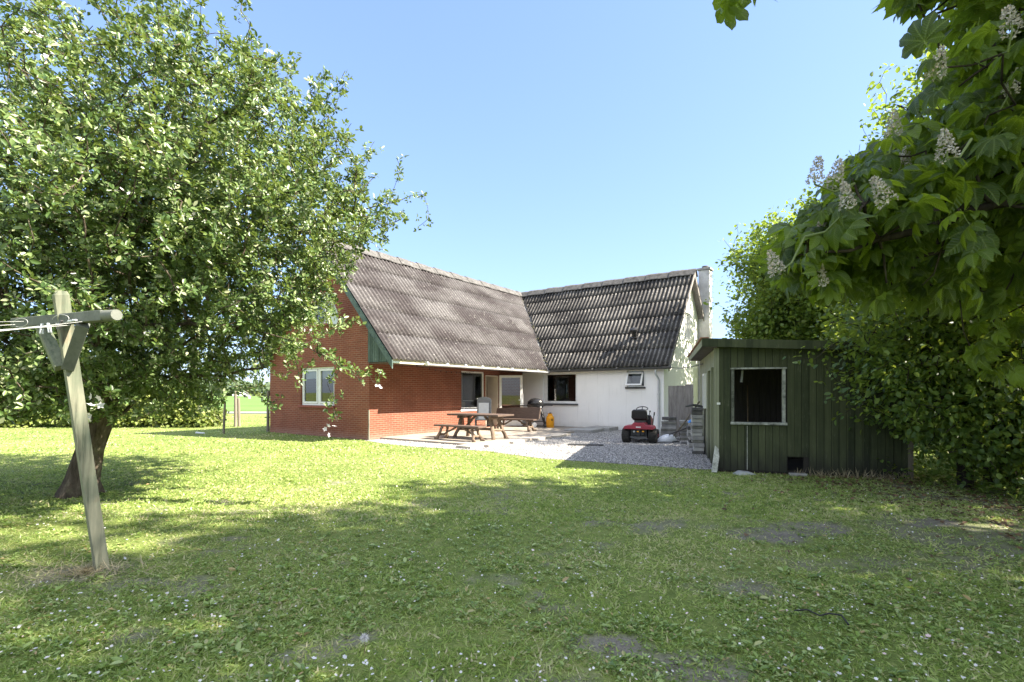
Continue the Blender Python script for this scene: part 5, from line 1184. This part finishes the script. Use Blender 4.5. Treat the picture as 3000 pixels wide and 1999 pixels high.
# horse chestnut near the camera on the right
CB = np.array((6.4, 2.4, 0.0))
ca_b = bound([(-300, 2560), (0, 2660), (100, 2720), (220, 2760), (350, 2690), (450, 2540), (560, 2450), (650, 2370), (720, 2290), (790, 2260), (830, 2330), (860, 2560), (900, 2760), (930, 2900), (1120, 2720), (1400, 2950), (2000, 4200)], (-250, 2100))
SHX = np.array((-9, -6.4, -4.6, -3.1, -2.1, -1.2, 0, 2.2, 4.0)); SHY = np.array((6.2, 6.3, 6.3, 6.7, 7.6, 9.4, 10.3, 11, 14.0))
def sh_rej(p, m=0.0): return p[:, 1] + .218*p[:, 2] > np.interp(p[:, 0] - 1.07*p[:, 2], SHX, SHY) + .9*(fbm(p[:, 0], p[:, 2], 1.2)-.5)  # trims crown shapes so their shade stops at this edge on the lawn
def ch_rej(p, m=0.0): return sh_rej(p) | ca_b(p, m) | ((p[:, 1] < 2.3) & (p[:, 1] > -1) & (p[:, 0] < 4.2) & (p[:, 2] < 5.5)) | ((p[:, 1] > .1) & (p[:, 1] < 2.7) & (np.abs(p[:, 0]) < p[:, 1]*1.02) & (p[:, 2] < 1.5+.78*p[:, 1]))
chest = thing("horse_chestnut_tree", "horse chestnut with large hand shaped leaves and cream flower spikes, overhanging from the right", "tree", tuple(CB))
ch_tr = [(6.4, 2.4, -.05), (6.35, 2.4, .8), (6.3, 2.4, 1.8), (6.3, 2.45, 2.8), (6.35, 2.5, 4.0), (6.4, 2.5, 5.2), (6.4, 2.5, 6.6)]
trunk_mesh("trunk", [np.array(p)-CB for p in ch_tr], [.42, .30, .27, .25, .2, .15, .1], MBARKD, chest)
blobs = [((6.3, 2.5, 5.2), (3.4, 3.0, 2.7), .6), ((4.9, 4.9, 3.5), (2.2, 1.8, 1.9), .36), ((3.3, 3.9, 3.2), (1.6, 1.2, 1.3), .17), ((2.2, 3.7, 2.6), (1.0, .8, .8), .10), ((3.3, 3.4, 4.6), (1.5, .8, .8), .10), ((5.8, 5.9, 4.2), (2.2, 1.6, 1.9), .4)]
pts = np.concatenate([ellip(int(1150*w), c, rad, .6) for (c, rad, w) in blobs]); pts = pts[~ch_rej(pts)]
chains = [[3, (5.2, 2.9, 3.1), (4.2, 3.3, 3.0), (3.2, 3.4, 2.75), (2.4, 3.35, 2.5), (1.9, 3.3, 2.4)], [4, (5.2, 3.0, 4.1), (4.2, 3.4, 4.0), (3.2, 3.4, 3.7)], [3, (5.6, 3.4, 3.0), (4.8, 4.2, 2.9), (4.0, 4.8, 2.7)], [4, (6.0, 1.5, 5.0), (5.6, .5, 6.0)]]
P, PR, n0 = skeleton(ch_tr, pts, .2, chains); r = radii(P, PR, .006, 2.3, .12)
branches("branches", P-CB, PR, r, MBARKD, chest, skip=len(ch_tr))
# palmate leaf
vs = []; fs = []; uvs = []
for ang_, ln, dz in ((-118, .52, -.06), (-76, .80, -.10), (-37, .96, -.12), (0, 1.0, -.14), (37, .96, -.12), (76, .80, -.10), (118, .52, -.06)):
    a = R(ang_); dx, dy = math.sin(a), math.cos(a); px, py = math.cos(a), -math.sin(a); b0 = len(vs)
    prof_ = [(0.03, .012), (.25, .062), (.5, .118), (.70, .150), (.85, .125), (.95, .055)]
    for t, w in prof_:
        w *= 1.3*(.75 + .25*ln); y = ln*(t - .16*t*t); zc = -ln*(.50*t*t) + .09*math.sin(3.1*t) - .02
        j = 1 + .05*math.sin(t*37)
        for sgn in (-1, 0, 1): vs.append((dx*y + px*w*sgn*j, dy*y + py*w*sgn*j, zc + (.30*w if sgn else 0))); uvs.append((sgn*w*1.0, t))
    vs.append((dx*ln*.88, dy*ln*.88, -ln*.56)); uvs.append((0, 1.05)); nrow = len(prof_)
    for i in range(nrow-1):
        o_ = b0 + 3*i; fs += [(o_, o_+1, o_+4, o_+3), (o_+1, o_+2, o_+5, o_+4)]
    o_ = b0 + 3*(nrow-1); fs += [(o_, o_+1, b0+3*nrow), (o_+1, o_+2, b0+3*nrow)]
vs += [(-.012, 0, 0), (.012, 0, 0), (.012, -.65, .16), (-.012, -.65, .16)]; uvs += [(0, 0)]*4; fs.append((len(vs)-4, len(vs)-3, len(vs)-2, len(vs)-1))
HAND = Template(vs, fs, uvs)
idx = np.array([i for i in range(len(ch_tr), len(P)) if r[i] < .02]); rep = np.repeat(idx, 4); n = len(rep)
d = nrm(P[rep]-P[PR[rep]]); lp = P[rep] + rng.normal(0, .12, (n, 3)); lp[:, 2] -= .02
nearv = ~ch_rej(lp, -30); lp = lp[nearv]; d = d[nearv]
ovh = np.array([(3.0, 3.3, 4.5), (2.4, 3.15, 4.28), (1.85, 3.1, 4.06), (1.5, 3.05, 3.98), (1.3, 3.0, 3.93)])
MB().tube([tuple(p_-CB) for p_ in np.concatenate([[(4.2, 3.4, 4.9)], ovh])], [.03, .022, .016, .012, .008, .005], 6).build("bough", MBARKD, chest)
lp = np.concatenate([lp, np.repeat(ovh[1:], 3, 0) + rng.normal(0, .06, (12, 3))]); d = np.concatenate([d, np.tile((-.5, -.1, -.8), (12, 1))]); n = len(lp)
yd = nrm(d*.5 + rng.normal(0, .7, (n, 3))*np.array((1, 1, .4)) + np.array((0, 0, -.25))); up = nrm(rng.normal(0, .36, (n, 3)) + np.array((-.05, .0, .9)))
ti = np.clip(rng.normal(.38, .3, n), 0, 1)
scatter("crown", HAND, lp-CB, yd, up, np.clip(rng.normal(.15, .04, n), .08, .25), ti, MCHEST, chest, smooth=True)
print('chestnut', len(P), n)
# dangling sprig from above
# flower spikes
def panicle():
    pos = []; yd = []; up = []
    for i in range(60):
        t = (i+.5)/60; rad = .062*(1-t)**.7 + .008; a = i*2.4
        c = np.array((rad*math.cos(a), rad*math.sin(a), .25*t + rng.normal(0, .004)))
        for j in range(5):
            q_ = rng.normal(0, 1, 3); pos.append(c + rng.normal(0, .006, 3)); yd.append(nrm((np.array((math.cos(a), math.sin(a), .4)) + q_*.7)[None])[0]); up.append(q_ + .1)
    return np.array(pos), np.array(yd), np.array(up)
pp, py, pu = panicle()
pn0 = scatter("flower_spike", PET, pp, py, pu, .024, rng.random(len(pp)), MPANIC, chest)
first = True
pvis = np.where((P[:, 1] > 2.6))[0]
for (u, v, Y, tilt_) in ((2386, 540, 3.3, .1), (2440, 545, 3.35, -.3), (2485, 612, 3.1, .2), (2602, 598, 3.0, .5), (2775, 465, 3.0, -.1), (2618, 400, 3.6, .0), (2738, 232, 3.1, -.2), (2965, 95, 3.0, .2), (2957, 275, 3.4, .3), (2280, 800, 3.2, .35), (2405, 838, 3.5, .2), (2404, 716, 3.7, .0), (2640, 500, 3.9, -.2)):
    Y = Y - .15; w = np.array(((u-1500)/1500*Y, Y, 1.5+(1150-v)/1500*Y))-CB
    j = pvis[int(np.argmin(np.linalg.norm(P[pvis]-CB-w, axis=1)))]; e = P[j]-CB; mid = (w+e)/2 - np.array((0, 0, .05))
    MB().tube([tuple(e), tuple(mid), tuple(w), tuple(w+np.array((0, 0, .06)))], [.008, .006, .005, .004], 6).build("flower_stalk", MAPPLESTEM, chest)
    o = pn0 if first else pn0.copy(); 
    if not first: COL.objects.link(o); o.parent = chest
    first = False; o.location = tuple(w); o.rotation_euler = (rng.uniform(-.3, .3), tilt_, rng.uniform(0, 6)); s_ = rng.uniform(.45, .7); o.scale = (s_, s_, s_)
# unseen trees added right of the frame, crowns trimmed to shade the near lawn
added_trees = [(16.5, .2, 14.6), (15.5, 3.2, 12.0), (17.5, -3.6, 13.5)]
for (tx, ty, cz), lab, rr in zip(added_trees, ("tallest unseen tree added right of the frame to shade the near grass", "unseen shade tree added right of the frame, nearest the bushes", "unseen shade tree added right of the frame, farthest from the house"), ((4.4, 3.3, 7.2), (4.2, 3.2, 6.0), (4.2, 3.4, 6.5))):
    leafy("added_shade_tree", lab, "tree", (tx, ty, 0), [(tx, ty, -.05), (tx, ty, 2.5), (tx, ty, 5), (tx, ty, 8), (tx, ty, 12)], [.4, .33, .28, .22, .12], [((tx, ty, cz), rr, 1.0)], 640, sh_rej, MHAZEL, MBARKD, 11, .30, LEAFW, .04, .25, .25, "added shade trees right of the frame", .6)
# hazels and trees on the right
hz_b = bound([(0, 2900), (600, 2560), (760, 2440), (900, 2400), (985, 2375), (1030, 2385), (1100, 2420), (1250, 2510), (1300, 2630), (1450, 2680), (1600, 2760)])
hz_tr = [(7.1, 8.0, -.05), (7.05, 8.0, .5), (7.0, 8.05, 1.1), (6.95, 8.05, 1.7)]
hst = [[0, (7.5, 8.3, .7), (7.9, 8.4, 1.6), (8.1, 8.4, 2.6)], [0, (6.8, 7.7, .6), (6.4, 7.6, 1.5), (6.0, 7.5, 2.4)], [1, (6.9, 8.4, 1.2), (6.5, 8.6, 2.3), (6.0, 8.6, 3.2)], [2, (7.0, 7.9, 2.3), (6.9, 7.9, 3.4)]]
leafy("hazel_bush", "dense many stemmed green bush covering the right end of the shed", "bush", (7.1, 8.0, 0), hz_tr, [.10, .08, .07, .06],
      [((6.7, 7.9, 2.3), (2.3, 1.7, 1.9), 1.0), ((7.4, 8.2, 3.0), (2.0, 1.7, 1.7), .5), ((7.2, 7.4, 1.1), (1.3, .9, .9), .35)], 1150, hz_b, MHAZEL, MBARKD, 19, .09, LEAFW, .018, .12, .2, "green bushes on the right", stems=hst, tmean=.42)
leafy("hazel_bush", "dark bush at the right edge of the lawn with a thick leaning trunk", "bush", (8.0, 8.25, 0), [(8.0, 8.25, -.05), (7.85, 8.3, .6), (7.7, 8.4, 1.4), (7.6, 8.5, 2.2)], [.22, .17, .14, .1],
      [((9.2, 8.3, 2.1), (2.1, 1.8, 1.9), 1.0), ((8.4, 6.9, 1.2), (1.3, 1.0, 1.0), .35)], 1000, bound([(0, 2900), (1000, 2700), (1250, 2800), (1500, 2880), (1700, 3000)]), MHAZEL, MBARKD, 20, .085, LEAFW, .018, .12, .2, "green bushes on the right", tmean=.38)
el_b = bound([(500, 2430), (580, 2330), (620, 2230), (660, 2180), (700, 2110), (780, 2100), (850, 2125), (910, 2130), (970, 2110), (1040, 2180)])
leafy("elm_tree", "sunny yellow green tree rising behind the shed and chimney", "tree", (9.9, 18.4, 0), [(9.9, 18.4, -.05), (9.9, 18.4, 1.2), (9.85, 18.4, 2.6), (9.8, 18.4, 4.2), (9.8, 18.4, 6.0)], [.2, .16, .14, .1, .07],
      [((9.9, 18.4, 4.9), (2.9, 2.6, 3.5), 1.0), ((9.2, 18.2, 3.0), (2.0, 2.2, 1.6), .4)], 1900, el_b, MELM, MBARKD, 15, .15, LEAFW, .03, .16, .25, "trees behind the shed", tmean=.55)
leafy("elm_tree", "yellow green tree behind the right half of the shed", "tree", (12.2, 15.2, 0), [(12.2, 15.2, -.05), (12.2, 15.2, 1.5), (12.1, 15.2, 3.2), (12.0, 15.2, 5.5)], [.2, .16, .13, .09],
      [((12.4, 15.0, 6.4), (4.0, 3.0, 5.2), 1.0), ((11.0, 14.2, 2.2), (2.4, 2.0, 1.9), .3)], 2300, bound([(0, 2760), (230, 2610), (330, 2560), (430, 2495), (580, 2360), (700, 2310), (960, 2280), (1100, 2350)]), MELM, MBARKD, 14, .15, LEAFW, .03, .17, .25, "trees behind the shed", tmean=.5)
leafy("elm_tree", "tall tree behind the dark bush at the right edge", "tree", (11.6, 10.6, 0), [(11.6, 10.6, -.05), (11.5, 10.6, 1.5), (11.4, 10.6, 3.2), (11.3, 10.6, 5.5)], [.22, .18, .14, .09],
      [((11.4, 10.6, 4.6), (3.0, 2.5, 3.8), 1.0), ((10.4, 10.4, 2.2), (2.2, 1.8, 1.9), .4)], 1400, bound([(0, 2800), (600, 2620), (900, 2520), (1100, 2500), (1400, 2620)]), MHAZEL, MBARKD, 14, .14, LEAFW, .03, .16, .25, "trees behind the shed", tmean=.5)
leafy("elm_tree", "broad tree far behind the bushes, glimpsed between their leaves", "tree", (16.0, 15.5, 0), [(16, 15.5, -.05), (16, 15.5, 2), (16, 15.5, 4.2), (16, 15.5, 6.5)], [.22, .18, .14, .09],
      [((15.8, 15.3, 4.4), (3.6, 3.4, 4.2), 1.0)], 1000, None, MELM, MBARKD, 13, .19, LEAFW, .03, .2, .25, "trees behind the shed", tmean=.5)
leafy("elm_tree", "tallest yellow green tree, farthest back beside the chimney", "tree", (12.4, 21.8, 0), [(12.4, 21.8, -.05), (12.4, 21.8, 2), (12.3, 21.8, 4), (12.2, 21.8, 6.5)], [.22, .18, .14, .09],
      [((12.2, 21.8, 5.2), (3.2, 3.2, 4.4), 1.0)], 800, bound([(450, 2330), (560, 2230), (640, 2150), (760, 2110), (900, 2125), (1040, 2160)]), MELM, MBARKD, 13, .18, LEAFW, .03, .18, .25, "trees behind the shed", tmean=.55)
# ------------------------------------------------------------------ hedge, far wood
hd = thing("hedge", "sunlit loose green hedge along the far left edge of the lawn", "hedge", (-24, 22.8, 0))
n = 46000; hx = rng.uniform(-36, -13.0, n); hh = 1.45 + .9*(fbm(hx, hx*0, 1.3)-.5)*2 - np.clip((hx+14.5), 0, 2)*.45
hy = 22.9 + rng.normal(0, .42, n); hz_ = hh*(rng.random(n)**.75); lp = np.stack([hx, hy - .45*(1-hz_/2.2), hz_], -1)
yd = nrm(rng.normal(0, .8, (n, 3)) + np.array((0, -.5, .2))); up = nrm(rng.normal(0, .6, (n, 3)) + np.array((.3, -.3, .7)))
scatter("foliage", LEAFW, lp - np.array((-24, 22.8, 0)), yd, up, rng.uniform(.09, .19, n), np.clip(rng.normal(.55, .25, n), 0, 1), MHEDGE, hd)
mb = MB()
for i in range(60): x = -36 + 22.6*i/59 + 24; log(mb, (x, .1, -.05), (x + random.uniform(-.2, .2), .1 + random.uniform(-.2, .2), 1.3), .025, .01, .05, 4, 5)
mb.build("stems", MBARKD, hd)
n = 9000; x = rng.uniform(-330, 60, n); hmax = 3.5 + 6*fbm(x, x*0+3, 24)**1.3; z = hmax*rng.random(n)**.7; lp = np.stack([x, 215 + rng.normal(0, 4, n), z], -1)
fw = scatter("distant_trees", LEAFW, lp, rng.normal(0, 1, (n, 3)), rng.normal(0, 1, (n, 3)) + np.array((0, -.5, .6)), rng.uniform(1.2, 2.6, n), rng.random(n), MFAR)
tag(fw, "pale line of woodland on the horizon", "wood", None, "stuff")
# ------------------------------------------------------------------ lawn growth
BLADE = {}
def blade(w): return Template([(-w, 0, 0), (w, 0, 0), (w*.8, .55, .10), (-w*.8, .55, .10), (0, 1, .32)], [(0, 1, 2, 3), (3, 2, 4)])
def lawn_pts(n, y0, y1, p=1.6, margin=1.5):
    t = rng.random(n); a = y0**(1-p); b = y1**(1-p); y = (a + (b-a)*t)**(1/(1-p)); x = rng.uniform(-1, 1, n)*(y*1.04 + margin)
    k = ~(in_poly(x, y, GPOLY) | in_poly(x, y, HPOLY) | in_poly(x, y, SPOLY)); x, y = x[k], y[k]
    k = rng.random(len(x)) > dirt_amt(x, y)*.84; return x[k], y[k]
def grow(name, label, n, y0, y1, w, h0, h1, lean=.55):
    x, y = lawn_pts(n, y0, y1); n = len(x); z = ground_z(x, y)
    cl = fbm(x+60, y+13, .075); k = rng.random(n) < np.clip((cl-.30)/.16, .12, 1); x, y, z, cl = x[k], y[k], z[k], cl[k]; n = len(x)
    dens = fbm(x, y, .45); hh = rng.uniform(h0, h1, n)*(.55 + .9*dens)
    yd = nrm(np.stack([rng.normal(0, lean, n), rng.normal(0, lean, n), np.ones(n)], -1)); up = np.stack([rng.normal(0, 1, n), rng.normal(0, 1, n), np.full(n, .05)], -1)
    dry = fbm(x+40, y+11, 1.1); ti = np.clip(rng.normal(.5, .27, n) + .9*(dry-.5) + .9*(cl-.5) + (rng.random(n) < .05)*.4, 0, 1)
    o = scatter(name, blade(w), np.stack([x, y, z-.004], -1), yd, up, hh, ti, MGRASS); tag(o, label, "grass", None, "stuff"); print(name, n)
grow("grass", "scruffy mown grass in the shade close to the camera", 190000, 1.9, 6.0, .11, .022, .05, 1.7)
grow("grass", "mown grass across the middle of the lawn", 165000, 6.0, 12.0, .16, .03, .055, 1.7)
grow("grass", "bright mown grass near the house and hedge", 110000, 12.0, 34.0, .26, .035, .06, 1.6)
# broad leaved weeds in rosettes
x, y = lawn_pts(24000, 1.9, 10, 1.7); k = fbm(x+3, y+50, .8) + rng.normal(0, .05, len(x)) > .43; x, y = x[k], y[k]; nr = len(x); per = 6
rx = np.repeat(x, per); ry = np.repeat(y, per); n = len(rx); a = rng.uniform(0, 2*np.pi, n); rsz = np.repeat(rng.uniform(.011, .036, nr)*np.where(rng.random(nr) < .08, 1.9, 1), per)
pos = np.stack([rx + .006*np.cos(a), ry + .006*np.sin(a), ground_z(rx, ry) + rng.uniform(.0, .03, n)], -1)
yd = np.stack([np.cos(a), np.sin(a), rng.uniform(.05, .7, n)], -1); up = np.stack([rng.normal(0, .3, n), rng.normal(0, .3, n), np.ones(n)], -1)
o = scatter("weeds", leaf_tpl(.24, .15, .15), pos, yd, up, rsz*rng.uniform(.7, 1.2, n), np.clip(rng.normal(.5, .3, n), 0, 1), MWEED); tag(o, "broad leaved weeds and clover growing through the lawn", "weeds", None, "stuff")
# daisies and fallen petals
x, y = lawn_pts(5200, 1.9, 12.5, 1.7); k = (fbm(x+9, y+31, .55) + .15*np.clip((x+2)/4, -.5, .6) + rng.normal(0, .07, len(x))) > .50; x, y = x[k], y[k]; n = len(x)
FL = Template([(0, 0, .1)] + [(.5*math.cos(t)*(1 if i % 2 else .75), .5*math.sin(t)*(1 if i % 2 else .75), .1+.08*(i % 2)) for i, t in enumerate(np.linspace(0, 2*np.pi, 13)[:-1])], [(0, i+1, (i+1) % 12 + 1) for i in range(12)])
o = scatter("daisies", FL, np.stack([x, y, ground_z(x, y) + rng.uniform(.02, .05, n)], -1), rng.normal(0, 1, (n, 3))*np.array((1, 1, .2)), np.stack([rng.normal(0, .4, n), rng.normal(-.2, .4, n), np.ones(n)], -1), rng.uniform(.009, .022, n)*np.where(rng.random(n) < .07, 1.6, 1), rng.random(n), MPETAL)
tag(o, "small white daisies and fallen petals dotted over the lawn", "flowers", None, "stuff")
# dry straw round the clothes post, dead leaves and undergrowth under the bushes
n = 620; a = rng.uniform(0, 2*np.pi, n); rr = np.abs(rng.normal(0, .24, n)); x = -3.52 + rr*np.cos(a)*1.35; y = 4.22 + rr*np.sin(a)*.8; d = rng.uniform(0, 2*np.pi, n)
o = scatter("straw", blade(.02), np.stack([x, y, rng.uniform(.005, .04, n)], -1), np.stack([np.cos(d), np.sin(d), rng.uniform(-.1, .45, n)], -1), rng.normal(0, .4, (n, 3)) + np.array((0, 0, 1)), rng.uniform(.04, .15, n), rng.random(n), MSTRAW); tag(o, "dry straw around the foot of the clothes post", "straw", None, "stuff")
n = 5200; x = rng.uniform(2.2, 10, n); y = rng.uniform(3.5, 9.2, n); k = (x > 4.6 + .8*(9-y)/3*rng.random(n)) & ~in_poly(x, y, SPOLY) & (x < 1.1*y+1); k |= (rng.random(n) < .05); x, y = x[k], y[k]; n = len(x); a = rng.uniform(0, 2*np.pi, n)
o = scatter("dead_leaves", LEAFW, np.stack([x, y, ground_z(x, y) + rng.uniform(.003, .03, n)], -1), np.stack([np.cos(a), np.sin(a), rng.uniform(-.2, .3, n)], -1), rng.normal(0, .4, (n, 3)) + np.array((0, 0, 1)), rng.uniform(.03, .08, n), rng.random(n), MDEADLF); tag(o, "brown leaf litter on the bare soil under the bushes", "leaf litter", None, "stuff")
n = 9000; x = rng.uniform(5.0, 10.5, n); y = rng.uniform(6.4, 9.6, n); k = (x > 6.3 + .5*(9.2-y)*rng.random(n)) & (x < 1.08*y+1.2) & (fbm(x, y, .7) > .42) & ~in_poly(x, y, SPOLY); x, y = x[k], y[k]; n = len(x)
o = scatter("undergrowth", LEAFW, np.stack([x, y, rng.uniform(.02, .42, n)*fbm(x+5, y, .6)*1.5], -1), rng.normal(0, 1, (n, 3))*np.array((1, 1, .5)) + np.array((0, -.2, .1)), rng.normal(0, .4, (n, 3)) + np.array((0, 0, 1)), rng.uniform(.04, .09, n), np.clip(rng.normal(.45, .25, n), 0, 1), MHAZEL); tag(o, "low leafy undergrowth beneath the bushes", "undergrowth", None, "stuff")
n = 420; x = rng.uniform(0, 3.2, n); p = [S(a_, -.07 - abs(rng.normal(0, .08))) for a_ in x]; px = np.array([q_[0] for q_ in p]); py_ = np.array([q_[1] for q_ in p])
o = scatter("dry_grass", blade(.03), np.stack([px, py_, np.zeros(n)], -1), rng.normal(0, .6, (n, 3)) + np.array((0, 0, 1)), rng.normal(0, 1, (n, 3)), rng.uniform(.05, .16, n)*(x > 1.3) + .05, rng.random(n), MSTRAW); tag(o, "dry grass tufts along the foot of the shed", "grass", None, "stuff")
# gravel stones
x = rng.uniform(-4.5, 8, 42000); y = rng.uniform(9.7, 19, 42000); k = in_poly(x, y, GPOLY) & ~in_poly(x, y, HPOLY) & ~in_poly(x, y, SPOLY) & ~in_poly(x, y, [H(0, .45), H(3.9, .45), H(3.9, 8.6), H(0, 8.6)]); x, y = x[k], y[k]; n = len(x)
OCT = Template([(1, 0, 0), (-.9, .1, 0), (.1, .8, 0), (0, -.8, .1), (.1, 0, .6), (0, .1, -.5)], [(0, 2, 4), (2, 1, 4), (1, 3, 4), (3, 0, 4), (2, 0, 5), (1, 2, 5), (3, 1, 5), (0, 3, 5)])
o = scatter("gravel_stones", OCT, np.stack([x, y, np.full(n, .012)], -1), rng.normal(0, 1, (n, 3))*np.array((1, 1, .3)), rng.normal(0, .3, (n, 3)) + np.array((0, 0, 1)), rng.uniform(.008, .02, n), rng.random(n), MSTONE); tag(o, "loose pale gravel stones covering the yard", "gravel", None, "stuff")
# dandelion clock and curved dark twig on the lawn
dc = thing("dandelion_clock", "single pale dandelion clock standing in the near grass", "dandelion", (-.845, 2.93, 0))
MB().tube([(0, 0, 0), (.004, 0, .05), (.0, 0, .085)], .002, 5).build("stalk", MLOG, dc)
nn = 160; dd = nrm(rng.normal(size=(nn, 3))); scatter("seed_head", blade(.05), dd*.004 + np.array((0, 0, .095)), dd, rng.normal(0, 1, (nn, 3)), .026, rng.random(nn)*.8, MPETAL, dc)
tag(MB().tube([(1.90, 3.45, .03), (1.97, 3.42, .05), (2.02, 3.36, .035), (2.08, 3.36, .05), (2.13, 3.31, .06), (2.13, 3.24, .03)], .006, 6).build("bent_twig", MBLACK), "dark bent twig lying on the near lawn", "twig")
